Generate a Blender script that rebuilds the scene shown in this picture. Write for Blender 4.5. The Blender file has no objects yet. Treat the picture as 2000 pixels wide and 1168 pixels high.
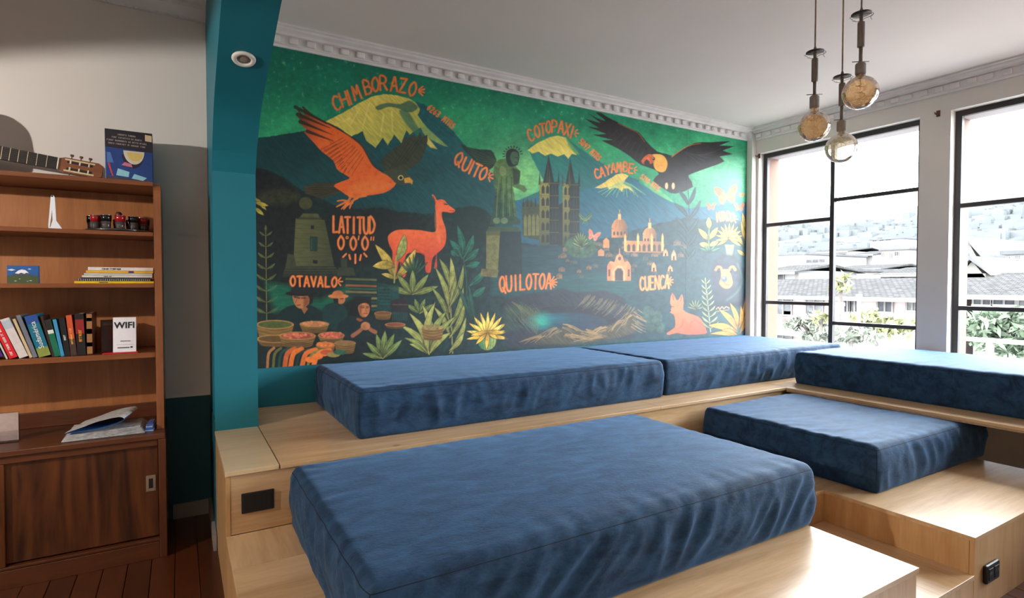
import bpy, bmesh, math, random
import numpy as np
from mathutils import Vector, Matrix, noise as mnoise

SC = bpy.context.scene
COL = SC.collection
random.seed(7)
R_ = np.random.RandomState(11)

# ------------------------------------------------------------------ camera
CAM_H, F_PX, YAW, PITCH = 1.452, 1097.0, math.radians(30.65), math.radians(1.46)
cd = bpy.data.cameras.new('camera')
cam = bpy.data.objects.new('camera', cd)
COL.objects.link(cam)
cam.location = (0, 0, CAM_H)
cam.rotation_euler = (math.pi / 2 - PITCH, 0, -YAW)
cd.sensor_width = 36.0
cd.lens = F_PX / 2000 * 36.0
cd.clip_start, cd.clip_end = 0.05, 2000
SC.camera = cam

# ------------------------------------------------------------------ sky (bright overcast) and exposure
W = bpy.data.worlds.new('overcast_sky')
SC.world = W
W.use_nodes = True
wn, wl = W.node_tree.nodes, W.node_tree.links
wn.clear()
wo = wn.new('ShaderNodeOutputWorld')
wb = wn.new('ShaderNodeBackground')
wt = wn.new('ShaderNodeTexCoord')
wm = wn.new('ShaderNodeMapping')
wm.inputs['Scale'].default_value = (1.2, 1.2, 3.5)
wz = wn.new('ShaderNodeTexNoise')
wz.inputs['Scale'].default_value = 2.2
wz.inputs['Detail'].default_value = 5
wr = wn.new('ShaderNodeValToRGB')
wr.color_ramp.elements[0].position = .38
wr.color_ramp.elements[0].color = (.80, .90, 1.0, 1)
wr.color_ramp.elements[1].position = .62
wr.color_ramp.elements[1].color = (1.0, 1.0, 1.0, 1)
wl.new(wt.outputs['Generated'], wm.inputs['Vector'])
wl.new(wm.outputs['Vector'], wz.inputs['Vector'])
wl.new(wz.outputs['Fac'], wr.inputs['Fac'])
wl.new(wr.outputs['Color'], wb.inputs['Color'])
wb.inputs['Strength'].default_value = 27.0
wl.new(wb.outputs['Background'], wo.inputs['Surface'])

SC.view_settings.view_transform = 'Standard'
SC.view_settings.look = 'None'
SC.view_settings.gamma = 1.0
SC.view_settings.use_curve_mapping = False
SC.view_settings.exposure = 0.0

# ------------------------------------------------------------------ sizes (metres), measured from the photograph
Y_WALL, X_WIN, Z_CEIL = 4.04, 5.48, 3.155
Z_UP, Z_MID, Z_STEP = .637, .351, .183
Y_RISER, Y_FRONT = 2.722, 1.055
X_L, X_R, Y_COL = .163, .383, 3.515        # pier
X_NOTCH0, X_NOTCH1, Y_NOTCH = 2.458, 2.97, 1.72
X_WING = 4.125
X_GLASS = X_WIN + .085
SILL = .58
MURAL_GAIN, MURAL_ROUGH, MURAL_SPEC = 1.15, .50, .45

# ------------------------------------------------------------------ perspective helper: a point of the photo on a known plane
_f = np.array([math.sin(YAW) * math.cos(PITCH), math.cos(YAW) * math.cos(PITCH), -math.sin(PITCH)])
_r = np.array([math.cos(YAW), -math.sin(YAW), 0.0])
_u = np.cross(_r, _f)
_c = np.array([0, 0, CAM_H])
def _ray(x, y): return _f + _r * (x - 1000) / F_PX - _u * (y - 584) / F_PX
def on_x(x, y, X): d = _ray(x, y); return _c + d * X / d[0]
def on_y(x, y, Y): d = _ray(x, y); return _c + d * Y / d[1]
def on_z(x, y, Z): d = _ray(x, y); return _c + d * (Z - CAM_H) / d[2]
def at_w(x, y, w): return _c + _ray(x, y) * w

# ------------------------------------------------------------------ object helpers
def tag(o, label=None, cat=None, group=None, kind=None):
    if label: o['label'] = label
    if cat: o['category'] = cat
    if group: o['group'] = group
    if kind: o['kind'] = kind
    return o

def empty(name, loc=(0, 0, 0), label=None, cat=None, group=None, kind=None, rot=(0, 0, 0)):
    o = bpy.data.objects.new(name, None)
    o.empty_display_size = .05
    o.location = loc
    o.rotation_euler = rot
    COL.objects.link(o)
    return tag(o, label, cat, group, kind)

class MB:
    """collects simple shapes and links them as one mesh object"""
    def __init__(s): s.v, s.f = [], []
    def add(s, v, f):
        n = len(s.v); s.v += [tuple(p) for p in v]; s.f += [tuple(i + n for i in q) for q in f]; return s
    def box(s, x0, x1, y0, y1, z0, z1):
        v = [(x, y, z) for z in (z0, z1) for y in (y0, y1) for x in (x0, x1)]
        return s.add(v, [(0, 2, 3, 1), (4, 5, 7, 6), (0, 1, 5, 4), (2, 6, 7, 3), (0, 4, 6, 2), (1, 3, 7, 5)])
    def cbox(s, x0, x1, y0, y1, z0, z1, b):
        """box with chamfered edges"""
        bm = bmesh.new()
        bmesh.ops.create_cube(bm, size=1)
        for p in bm.verts:
            p.co = ((x0 + x1) / 2 + p.co.x * (x1 - x0), (y0 + y1) / 2 + p.co.y * (y1 - y0), (z0 + z1) / 2 + p.co.z * (z1 - z0))
        bmesh.ops.bevel(bm, geom=bm.edges[:] + bm.verts[:], offset=b, segments=2, affect='EDGES', profile=.5)
        bm.verts.index_update()
        s.add([p.co[:] for p in bm.verts], [[q.index for q in fc.verts] for fc in bm.faces])
        bm.free(); return s
    def prism(s, pts, axis, a, b):
        """polygon (2-D) pushed along an axis from a to b"""
        n = len(pts)
        def P(p, t): return {'x': (t, p[0], p[1]), 'y': (p[0], t, p[1]), 'z': (p[0], p[1], t)}[axis]
        v = [P(p, a) for p in pts] + [P(p, b) for p in pts]
        f = [tuple(range(n))[::-1], tuple(range(n, 2 * n))] + [(i, (i + 1) % n, n + (i + 1) % n, n + i) for i in range(n)]
        return s.add(v, f)
    def tube(s, pts, r, n=8, cap=True):
        pts = [Vector(p) for p in pts]
        rs = r if isinstance(r, (list, tuple)) else [r] * len(pts)
        rings = []
        up = None
        for i, p in enumerate(pts):
            t = (pts[min(i + 1, len(pts) - 1)] - pts[max(i - 1, 0)]).normalized()
            if up is None:
                up = t.orthogonal().normalized()
            else:
                up = (up - t * up.dot(t))
                up = up.normalized() if up.length > 1e-6 else t.orthogonal().normalized()
            w = t.cross(up)
            rings.append([p + (up * math.cos(2 * math.pi * k / n) + w * math.sin(2 * math.pi * k / n)) * rs[i] for k in range(n)])
        v = [q for rg in rings for q in rg]
        f = [(i * n + k, i * n + (k + 1) % n, (i + 1) * n + (k + 1) % n, (i + 1) * n + k) for i in range(len(pts) - 1) for k in range(n)]
        if cap: f += [tuple(range(n))[::-1], tuple(range(len(v) - n, len(v)))]
        return s.add(v, f)
    def lathe(s, prof, c=(0, 0, 0), n=20):
        """profile of (radius, z) turned about the z axis"""
        v = [(c[0] + r * math.cos(2 * math.pi * k / n), c[1] + r * math.sin(2 * math.pi * k / n), c[2] + z) for r, z in prof for k in range(n)]
        f = [(i * n + k, i * n + (k + 1) % n, (i + 1) * n + (k + 1) % n, (i + 1) * n + k) for i in range(len(prof) - 1) for k in range(n)]
        f += [tuple(range(n))[::-1], tuple(range(len(v) - n, len(v)))]
        return s.add(v, f)
    def build(s, name, mat, parent=None, smooth=False, loc=None):
        me = bpy.data.meshes.new(name)
        me.from_pydata([tuple(map(float, p)) for p in s.v], [], s.f)
        me.update()
        if smooth: me.polygons.foreach_set('use_smooth', [True] * len(me.polygons))
        me.materials.append(mat)
        o = bpy.data.objects.new(name, me)
        COL.objects.link(o)
        if parent is not None: o.parent = parent
        if loc is not None: o.location = loc
        return o

def put(me, name, parent=None, loc=(0, 0, 0), rot=(0, 0, 0)):
    """another object on shared mesh data"""
    o = bpy.data.objects.new(name, me)
    COL.objects.link(o)
    o.parent = parent
    o.location = loc
    o.rotation_euler = rot
    return o

def text_mesh(name, body, size, mat, parent, loc, rot, align='CENTER', bold=0.0):
    cu = bpy.data.curves.new(name, 'FONT')
    cu.body, cu.size, cu.align_x, cu.align_y = body, size, align, 'CENTER'
    cu.extrude = .0004
    cu.offset = bold
    cu.resolution_u = 2
    tmp = bpy.data.objects.new('tmp', cu)
    COL.objects.link(tmp)
    dg = bpy.context.evaluated_depsgraph_get()
    me = bpy.data.meshes.new_from_object(tmp.evaluated_get(dg))
    bpy.data.objects.remove(tmp)
    bpy.data.curves.remove(cu)
    me.name = name
    me.materials.clear()
    me.materials.append(mat)
    return put(me, name, parent, loc, rot)

# ------------------------------------------------------------------ materials
def s2l(c): return tuple(((v / 255) / 12.92 if v <= 10.31 else ((v / 255 + .055) / 1.055) ** 2.4) for v in c)

def new_mat(name):
    m = bpy.data.materials.new(name)
    m.use_nodes = True
    nt = m.node_tree
    return m, nt, nt.nodes['Principled BSDF']

def mat(name, col, rough=.6, var=.06, scale=6, metal=0, bump=0, bscale=80, spec=.5, sheen=0, coat=0, stretch=(1, 1, 1)):
    """plain surface with a little procedural tone variation and relief; col in linear rgb"""
    m, nt, b = new_mat(name)
    tc = nt.nodes.new('ShaderNodeTexCoord')
    mp = nt.nodes.new('ShaderNodeMapping')
    mp.inputs['Scale'].default_value = stretch
    nt.links.new(tc.outputs['Object'], mp.inputs['Vector'])
    nz = nt.nodes.new('ShaderNodeTexNoise')
    nz.inputs['Scale'].default_value = scale
    nz.inputs['Detail'].default_value = 5
    nt.links.new(mp.outputs['Vector'], nz.inputs['Vector'])
    rp = nt.nodes.new('ShaderNodeValToRGB')
    rp.color_ramp.elements[0].position, rp.color_ramp.elements[1].position = .3, .7
    rp.color_ramp.elements[0].color = tuple(c * (1 - var) for c in col) + (1,)
    rp.color_ramp.elements[1].color = tuple(min(1, c * (1 + var)) for c in col) + (1,)
    nt.links.new(nz.outputs['Fac'], rp.inputs['Fac'])
    nt.links.new(rp.outputs['Color'], b.inputs['Base Color'])
    b.inputs['Roughness'].default_value = rough
    b.inputs['Metallic'].default_value = metal
    b.inputs['Specular IOR Level'].default_value = spec
    if sheen:
        b.inputs['Sheen Weight'].default_value = sheen
        b.inputs['Sheen Roughness'].default_value = .4
    if coat:
        b.inputs['Coat Weight'].default_value = coat
        b.inputs['Coat Roughness'].default_value = .15
    if bump:
        n2 = nt.nodes.new('ShaderNodeTexNoise')
        n2.inputs['Scale'].default_value = bscale
        n2.inputs['Detail'].default_value = 4
        nt.links.new(mp.outputs['Vector'], n2.inputs['Vector'])
        bp = nt.nodes.new('ShaderNodeBump')
        bp.inputs['Strength'].default_value = bump
        bp.inputs['Distance'].default_value = .01
        nt.links.new(n2.outputs['Fac'], bp.inputs['Height'])
        nt.links.new(bp.outputs['Normal'], b.inputs['Normal'])
    return m

def wood(name, dark, light, axis='x', scale=1.0, rough=.35, coat=.3, knots=True, wave=1.0, contrast=1.0, knotcol=None):
    """boards with long grain along one axis, a few knots, clear lacquer"""
    m, nt, b = new_mat(name)
    L, N = nt.links, nt.nodes
    tc = N.new('ShaderNodeTexCoord')
    mp = N.new('ShaderNodeMapping')
    st = {'x': (.9, 9, 9), 'y': (9, .9, 9), 'z': (9, 9, .9)}[axis]
    mp.inputs['Scale'].default_value = tuple(v * scale for v in st)
    L.new(tc.outputs['Object'], mp.inputs['Vector'])
    n1 = N.new('ShaderNodeTexNoise'); n1.inputs['Scale'].default_value = 1.1; n1.inputs['Detail'].default_value = 6; n1.inputs['Distortion'].default_value = .9 * wave
    L.new(mp.outputs['Vector'], n1.inputs['Vector'])
    n2 = N.new('ShaderNodeTexNoise'); n2.inputs['Scale'].default_value = 9; n2.inputs['Detail'].default_value = 3
    L.new(mp.outputs['Vector'], n2.inputs['Vector'])
    mx = N.new('ShaderNodeMix'); mx.data_type = 'FLOAT'; mx.inputs[0].default_value = .3
    L.new(n1.outputs['Fac'], mx.inputs[2]); L.new(n2.outputs['Fac'], mx.inputs[3])
    rp = N.new('ShaderNodeValToRGB')
    rp.color_ramp.elements[0].position, rp.color_ramp.elements[1].position = .5 - .2 / contrast, .5 + .2 / contrast
    rp.color_ramp.elements[0].color = tuple(dark) + (1,)
    rp.color_ramp.elements[1].color = tuple(light) + (1,)
    L.new(mx.outputs[0], rp.inputs['Fac'])
    out = rp.outputs['Color']
    if knots:
        vo = N.new('ShaderNodeTexVoronoi'); vo.inputs['Scale'].default_value = 2.1
        mk = N.new('ShaderNodeMapping')
        mk.inputs['Scale'].default_value = {'x': (.7, 1.2, 1.2), 'y': (1.2, .7, 1.2), 'z': (1.2, 1.2, .7)}[axis]
        L.new(tc.outputs['Object'], mk.inputs['Vector']); L.new(mk.outputs['Vector'], vo.inputs['Vector'])
        kr = N.new('ShaderNodeValToRGB')
        kr.color_ramp.elements[0].position, kr.color_ramp.elements[1].position = .012, .045
        kr.color_ramp.elements[0].color = (1, 1, 1, 1); kr.color_ramp.elements[1].color = (0, 0, 0, 1)
        L.new(vo.outputs['Distance'], kr.inputs['Fac'])
        km = N.new('ShaderNodeMix'); km.data_type = 'RGBA'
        L.new(kr.outputs['Color'], km.inputs[0]); L.new(out, km.inputs[6])
        km.inputs[7].default_value = tuple(knotcol or [d * .45 for d in dark]) + (1,)
        out = km.outputs[2]
    L.new(out, b.inputs['Base Color'])
    b.inputs['Roughness'].default_value = rough
    b.inputs['Coat Weight'].default_value = coat
    b.inputs['Coat Roughness'].default_value = .22
    bp = N.new('ShaderNodeBump'); bp.inputs['Strength'].default_value = .08; bp.inputs['Distance'].default_value = .004
    L.new(mx.outputs[0], bp.inputs['Height']); L.new(bp.outputs['Normal'], b.inputs['Normal'])
    return m

def glass_mat(name, tint=(1, 1, 1), refl=.08, rough=.0):
    """thin clear pane or bulb: mostly see-through, mirror-like at grazing angles"""
    m = bpy.data.materials.new(name)
    m.use_nodes = True
    nt = m.node_tree
    nt.nodes.clear()
    o = nt.nodes.new('ShaderNodeOutputMaterial')
    t = nt.nodes.new('ShaderNodeBsdfTransparent'); t.inputs['Color'].default_value = tuple(tint) + (1,)
    g = nt.nodes.new('ShaderNodeBsdfGlossy'); g.inputs['Roughness'].default_value = rough
    lw = nt.nodes.new('ShaderNodeLayerWeight'); lw.inputs['Blend'].default_value = refl
    mx = nt.nodes.new('ShaderNodeMixShader')
    nt.links.new(lw.outputs['Fresnel'], mx.inputs[0])
    nt.links.new(t.outputs[0], mx.inputs[1]); nt.links.new(g.outputs[0], mx.inputs[2])
    nt.links.new(mx.outputs[0], o.inputs['Surface'])
    return m

M = {}
M['white'] = mat('white_wall_paint', (.74, .70, .655), .7, .04, 1.5, bump=.05, bscale=120)
M['ceil'] = mat('white_ceiling_paint', (.80, .735, .715), .8, .03, 1.2, bump=.05, bscale=60)
M['plaster'] = mat('white_plaster_moulding', (.78, .74, .73), .6, .06, 8)
M['teal'] = mat('teal_wall_paint', (.004, .16, .215), .5, .03, 2, bump=.04, bscale=120)
M['ply'] = wood('birch_plywood', (.47, .285, .135), (.66, .455, .26), 'x', 1.0, .34, .35, contrast=1.35)
M['ply_y'] = wood('birch_plywood_turned', (.47, .285, .135), (.66, .455, .26), 'y', 1.0, .34, .35, contrast=1.35)
M['ply_pale'] = wood('pale_birch_plywood', (.52, .37, .20), (.68, .50, .29), 'x', 1.0, .34, .3)
M['ply_z'] = wood('birch_plywood_upright', (.46, .25, .10), (.60, .37, .17), 'z', 1.2, .34, .3, contrast=1.3)
M['ply_edge'] = wood('plywood_cut_edge', (.30, .18, .09), (.50, .34, .2), 'x', 3.0, .6, 0, False)
M['mahog_base'] = wood('dimmed_mahogany', (.055, .0135, .0035), (.120, .034, .009), 'x', 1.3, .38, .25, False)  # same mahogany, colour darkened for the weak light on the lower bookcase
M['mahog'] = wood('mahogany', (.13, .034, .008), (.25, .076, .020), 'x', 1.3, .38, .25, False)
M['mahog_z'] = wood('mahogany_upright', (.15, .042, .012), (.28, .095, .03), 'z', 1.3, .38, .25, False)
M['mahog_back'] = wood('light_mahogany_veneer', (.30, .105, .030), (.44, .170, .052), 'z', 1.5, .42, .15, False)
M['mahog_door'] = wood('flame_mahogany_veneer', (.026, .0062, .0015), (.120, .034, .0075), 'z', .42, .32, .35, False, 6.0, 1.5)  # door tones lowered as well, standing in for the lamp's falloff
M['plank'] = wood('red_brown_floorboard', (.045, .010, .0026), (.105, .028, .0075), 'y', 1.2, .3, .4, False)  # both floorboard tones lowered, dim light near the floor put into the colour
M['plank2'] = wood('darker_red_brown_floorboard', (.032, .0072, .002), (.078, .020, .0055), 'y', 1.2, .3, .4, False)
M['frame'] = mat('dark_grey_window_steel', (.030, .027, .028), .5, .1, 9)
M['black'] = mat('black_plastic', (.010, .010, .011), .35, .08, 10)
M['glass'] = glass_mat('window_glass', (.98, .99, .99), .03)

# ================================================================== THE ROOM
def struct(o): o['kind'] = 'structure'; return o

# floor: slab and single floorboards running away from the camera
fl = struct(MB().box(-3.5, 5.85, -3.2, 4.2, -.14, -.022).build('floor', M['plank2']))
pm = [None, None]
k, x = 0, -3.5
while x < 5.44:
    w = .105
    i = (k * 7 + k // 3) % 2
    if pm[i] is None:
        o = MB().cbox(0, w - .003, -3.2, 4.04, -.022, 0, .002).build('plank', M['plank'] if i == 0 else M['plank2'], fl)
        pm[i] = o.data
        o.location = (x, 0, 0)
    else:
        put(pm[i], 'plank', fl, (x, 0, 0))
    x += w; k += 1

struct(MB().box(-3.5, 5.85, -3.2, 4.2, Z_CEIL, Z_CEIL + .15).build('ceiling', M['ceil']))

# back wall, one plane behind bookcase and mural: painted in blocks of colour
def wall_paint():
    m, nt, b = new_mat('painted_back_wall')
    L, N = nt.links, nt.nodes
    g = N.new('ShaderNodeNewGeometry'); s = N.new('ShaderNodeSeparateXYZ')
    L.new(g.outputs['Position'], s.inputs[0])
    def gt(sock, v):
        n = N.new('ShaderNodeMath'); n.operation = 'GREATER_THAN'; L.new(sock, n.inputs[0]); n.inputs[1].default_value = v; return n.outputs[0]
    def mul(a, c):
        n = N.new('ShaderNodeMath'); n.operation = 'MULTIPLY'; L.new(a, n.inputs[0]); L.new(c, n.inputs[1]); return n.outputs[0]
    def mix(fac, a, c):
        n = N.new('ShaderNodeMix'); n.data_type = 'RGBA'; L.new(fac, n.inputs[0])
        for sk, v in ((6, a), (7, c)):
            if isinstance(v, tuple): n.inputs[sk].default_value = v + (1,)
            else: L.new(v, n.inputs[sk])
        return n.outputs[2]
    white, taupe, teal, tealR = (.74, .70, .655), (.275, .225, .18), (.004, .075, .105), (.004, .16, .215)
    c = white
    lt = N.new('ShaderNodeMath'); lt.operation = 'LESS_THAN'; L.new(s.outputs[2], lt.inputs[0]); lt.inputs[1].default_value = .752
    c = mix(lt.outputs[0], c, teal)
    c = mix(gt(s.outputs[0], .27), c, tealR)
    nz = N.new('ShaderNodeTexNoise'); nz.inputs['Scale'].default_value = 1.7; nz.inputs['Detail'].default_value = 4
    L.new(g.outputs['Position'], nz.inputs['Vector'])
    rp = N.new('ShaderNodeValToRGB'); rp.color_ramp.elements[0].color = (.92, .92, .92, 1); rp.color_ramp.elements[1].color = (1.04, 1.04, 1.04, 1)
    L.new(nz.outputs['Fac'], rp.inputs['Fac'])
    mm = N.new('ShaderNodeMix'); mm.data_type = 'RGBA'; mm.blend_type = 'MULTIPLY'; mm.inputs[0].default_value = 1
    L.new(c, mm.inputs[6]); L.new(rp.outputs['Color'], mm.inputs[7])
    L.new(mm.outputs[2], b.inputs['Base Color'])
    b.inputs['Roughness'].default_value = .6
    return m
struct(MB().box(-3.5, 5.85, Y_WALL, Y_WALL + .16, -.14, Z_CEIL).build('wall_back', wall_paint()))
struct(MB().box(-3.62, -3.5, -3.2, 4.2, -.14, Z_CEIL).build('wall_left', M['white']))
struct(MB().box(-3.5, 5.85, -3.32, -3.2, -.14, Z_CEIL).build('wall_front', M['white']))

# window wall with openings
WINS = [(2.39, 3.945), (.605, 2.165), (-1.18, .38)]
HEAD = 2.887
def wall_with_holes(x0, x1, mt, name, ylo=-3.2, yhi=Y_WALL, z1=Z_CEIL):
    b = MB()
    b.box(x0, x1, ylo, yhi, -.14, SILL)
    b.box(x0, x1, ylo, yhi, HEAD, z1)
    e = [ylo] + [v for w in reversed(WINS) for v in w] + [yhi]
    for i in range(0, len(e), 2): b.box(x0, x1, e[i], e[i + 1], SILL, HEAD)
    return struct(b.build(name, mt))
wall_with_holes(X_WIN, X_WIN + .14, M['white'], 'wall_right')
M['salmon'] = mat('salmon_facade_paint', (.16, .085, .058), .8, .05, 3)
M['grey_ext'] = mat('grey_render', (.34, .32, .34), .8, .06, 4)
wall_with_holes(X_WIN + .14, X_WIN + .36, M['salmon'], 'wall_outer', -3.2, Y_WALL + .3, Z_CEIL + .3)
for i, (a, c) in enumerate(WINS):                                   # plaster lining under the outer window heads
    struct(MB().box(X_WIN + .14, X_WIN + .362, a + .002, c - .002, HEAD - .03, HEAD - .001).build('trim_%d' % (i + 6), M['grey_ext']))
struct(MB().box(5.402, X_WIN, 3.972, Y_WALL, 0, Z_CEIL).build('wall_corner', M['white']))

# windows: steel frame, mullion, four bars, six panes
def window(n, y0, y1):
    w = struct(empty('window_%d' % n, (X_GLASS, (y0 + y1) / 2, SILL)))
    def part(b, name, m): o = b.build(name, m); o.parent = w; o.location = -Vector(w.location); return o
    t, x0, x1 = .045, X_GLASS, X_GLASS + .04
    fr = MB()
    fr.box(x0, x1, y0, y0 + t, SILL, HEAD).box(x0, x1, y1 - t, y1, SILL, HEAD)
    fr.box(x0, x1, y0 + t, y1 - t, HEAD - t, HEAD).box(x0, x1, y0 + t, y1 - t, SILL, SILL + t)
    part(fr, 'frame', M['frame'])
    ym = y0 + (y1 - y0) * .508
    part(MB().box(x0 - .006, x1, ym - .02, ym + .02, SILL + t, HEAD - t), 'mullion', M['frame'])
    zs = {0: (1.072, 2.288), 1: (1.258, 2.105)}
    for side, (a, c) in enumerate(((y0 + t, ym - .02), (ym + .02, y1 - t))):
        lo = SILL + t
        for z in zs[side] + (HEAD - t,):
            hi = z - .017 if z < HEAD - t else z
            part(MB().box(x0 + .016, x0 + .021, a, c, lo, hi), 'pane', M['glass'])
            if z < HEAD - t: part(MB().box(x0 - .003, x1, a, c, z - .017, z + .017), 'glazing_bar', M['frame'])
            lo = z + .017
    ld = bpy.data.lights.new('window_portal', 'AREA')               # guides the sampling of skylight through this opening
    ld.shape = 'RECTANGLE'; ld.size = HEAD - SILL; ld.size_y = y1 - y0
    ld.cycles.is_portal = True
    lo_ = bpy.data.objects.new('window_portal', ld)
    COL.objects.link(lo_)
    lo_.location = (X_GLASS + .1, (y0 + y1) / 2, (HEAD + SILL) / 2)
    lo_.rotation_euler = (0, math.pi / 2, 0)
for i, (a, c) in enumerate(WINS): window(i + 1, a, c)

# teal pier that springs into an arch towards the camera
def catmull(p, n=6, closed=False):
    p = [np.array(q, float) for q in p]
    m = len(p); out = []
    rng = range(m if closed else m - 1)
    for i in rng:
        g = (lambda j: p[j % m]) if closed else (lambda j: p[min(max(j, 0), m - 1)])
        a, b, c, d = g(i - 1), g(i), g(i + 1), g(i + 2)
        for k in range(n):
            t = k / n
            out.append(.5 * (2 * b + (c - a) * t + (2 * a - 5 * b + 4 * c - d) * t * t + (3 * b - a - 3 * c + d) * t ** 3))
    if not closed: out.append(p[-1])
    return out
arc = catmull([(3.515, 2.08), (3.45, 2.18), (3.36, 2.27), (3.27, 2.345), (3.12, 2.42), (2.88, 2.507), (2.66, 2.585), (2.5, 2.64), (2.2, 2.72), (1.8, 2.80), (1.2, 2.87), (.5, 2.90)], 4)
prof = [(Y_WALL, 0), (Y_COL, 0)] + [tuple(q) for q in arc] + [(-3.2, 2.9), (-3.2, Z_CEIL), (Y_WALL, Z_CEIL)]
ar = struct(MB().prism(prof, 'x', X_L, X_R).build('wall_arch', M['teal']))
ar.data.materials.append(M['white'])
for p in ar.data.polygons:
    if p.normal.x < -.9: p.material_index = 1
# lower part of the pier's side is teal too
M['teal_dark'] = mat('deep_teal_wall_paint', (.004, .075, .105), .55, .03, 2)
struct(MB().box(X_L - .004, X_L, Y_COL + .002, Y_WALL, 0, .70).build('trim_4', M['teal_dark']))

# plaster cornices with dentil blocks
def cornice(name, pts2, axis, a, b, off):
    """pts2: (distance from wall, z); runs along axis from a to b; off: +-1 direction out of the wall and the wall plane"""
    s, wallp = off
    o = struct(MB().prism([(wallp + s * d, z) for d, z in pts2], axis, a, b).build(name, M['plaster'], None))
    return o
prof_c = [(0, 3.03), (.018, 3.03), (.022, 3.043), (.03, 3.046), (.03, 3.098), (.05, 3.102), (.058, 3.115), (.085, 3.126), (.09, 3.138), (.105, 3.141), (.105, Z_CEIL), (0, Z_CEIL)]
c1 = cornice('trim_1', prof_c, 'x', X_R, 5.402, (-1, Y_WALL))
def prism_y(pts, x_of, a, b): return [(x_of(d), z) for d, z in pts]
c2b = MB().prism([(X_WIN - d, z) for d, z in prof_c], 'y', -3.2, 3.972)
c2 = struct(c2b.build('trim_2', M['plaster']))
c5 = struct(MB().prism([(5.402 - d * .6, z) for d, z in prof_c], 'y', 3.972, Y_WALL).build('trim_5', M['plaster']))
den = MB().cbox(-.030, .030, -.013, .013, -.021, .021, .008).build('dentil', M['plaster'], c1, True)
den.location = (X_R + .07, Y_WALL - .038, 3.073)
x = X_R + .07 + .112
while x < 5.38:
    put(den.data, 'dentil', c1, (x, Y_WALL - .038, 3.073)); x += .112
y = 3.92
while y > .9:
    put(den.data, 'dentil', c2, (X_WIN - .038, y, 3.073), (0, 0, math.pi / 2)); y -= .112
c3 = struct(MB().prism([(Y_WALL - d * .8, z) for d, z in [(0, 3.085), (.02, 3.085), (.05, 3.10), (.11, 3.13), (.11, Z_CEIL), (0, Z_CEIL)]], 'x', -3.5, X_L).build('trim_3', M['plaster']))
bead = MB().cbox(-.007, .007, -.006, .006, -.006, .006, .003).build('bead', M['plaster'], c3, True)
x = -1.6
bead.location = (x, Y_WALL - .019, 3.088)
while x < X_L - .04:
    x += .026
    put(bead.data, 'bead', c3, (x, Y_WALL - .019, 3.088))

# baseboards
M['base'] = mat('grey_white_baseboard', (.22, .20, .175), .55, .08, 5)
struct(MB().box(-.05, X_L - .016, Y_WALL - .018, Y_WALL, 0, .09).build('baseboard_back', M['base']))
struct(MB().box(X_L - .02, X_L - .004, 3.43, Y_WALL - .0, 0, .09).build('baseboard_pier', M['base']))

# recessed spotlight in the arch soffit
def soffit_z(y):
    q = np.array(arc); o = np.argsort(q[:, 0]); return float(np.interp(y, q[o, 0], q[o, 1]))
sy = 2.90
sl = math.atan2(soffit_z(sy - .1) - soffit_z(sy + .1), .2)
M['nickel'] = mat('brushed_nickel', (.42, .38, .35), .35, .05, 20, metal=.8)
M['lens'] = mat('frosted_lens', (.30, .24, .20), .3, .15, 60)
sp = empty('recessed_spotlight', (.272, sy, soffit_z(sy) - .0005), 'round white recessed spotlight, unlit, in the teal arch soffit', 'spotlight', rot=(-sl, 0, 0))
MB().lathe([(.030, .0), (.030, -.004), (.036, -.009), (.048, -.008), (.052, 0)], n=32).build('trim_ring', M['white'], sp, True)
MB().lathe([(.0295, .004), (.0295, -.002), (.024, -.005), (.023, -.002), (.0, -.003)], n=32).build('gimbal_ring', M['nickel'], sp, True)
MB().lathe([(.022, -.002), (.018, -.0045), (.006, -.0055), (.0, -.0055)], n=24).build('lens', M['lens'], sp, True)

# ================================================================== PLYWOOD PLATFORMS
T = .02
def panel(par, name, mt, x0, x1, y0, y1, z0, z1):
    b = MB().cbox(x0, x1, y0, y1, z0, z1, .0015).build(name, mt)
    b.parent = par
    b.location = -Vector(par.location)
    return b
g = .0015
up = empty('upper_platform', (2.8, 3.4, 0), 'tall birch plywood platform along mural and windows, carrying three mattresses', 'platform')
panel(up, 'deck_panel', M['ply_pale'], X_L - .003, X_R - .003, Y_RISER - .012, Y_COL - .002, Z_UP - T, Z_UP)['label'] = 'paler square plywood top board at the foot of the teal pier'
panel(up, 'deck_panel', M['ply'], X_R + g, 2.76, Y_RISER - .016, Y_WALL - .003, Z_UP - T, Z_UP)
panel(up, 'deck_panel', M['ply'], 2.762, X_WING + .03, Y_RISER - .016, Y_WALL - .003, Z_UP - T, Z_UP)
panel(up, 'deck_panel', M['ply'], X_WING + .032, 5.40, 2.86, Y_WALL - .003, Z_UP - T, Z_UP)
panel(up, 'deck_panel', M['ply_y'], X_WING, X_WIN - .003, -1.2, Y_RISER - .018, Z_UP - T, Z_UP)
panel(up, 'deck_panel', M['ply_y'], X_WING + .032, X_WIN - .003, Y_RISER - .016, 2.858, Z_UP - T, Z_UP)
panel(up, 'riser_panel', M['ply'], X_L + .0185, 2.40, Y_RISER, Y_RISER + T, Z_MID + .001, Z_UP - T - .001)
panel(up, 'riser_panel', M['ply'], 4.36, 5.40, Y_RISER, Y_RISER + T, 0, Z_UP - T - .001)
panel(up, 'riser_panel', M['ply'], 2.402, 4.358, Y_RISER, Y_RISER + T, Z_MID + .001, Z_UP - T - .001)
panel(up, 'side_panel', M['ply_z'], X_L, X_L + .018, Y_RISER - .002, Y_COL - .002, 0.0, Z_UP - T - .001)
panel(up, 'edge_strip', M['ply_edge'], X_WING + .001, X_WING + .012, -1.2, Y_RISER - .02, Z_UP - T - .012, Z_UP - T - .0005)
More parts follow.
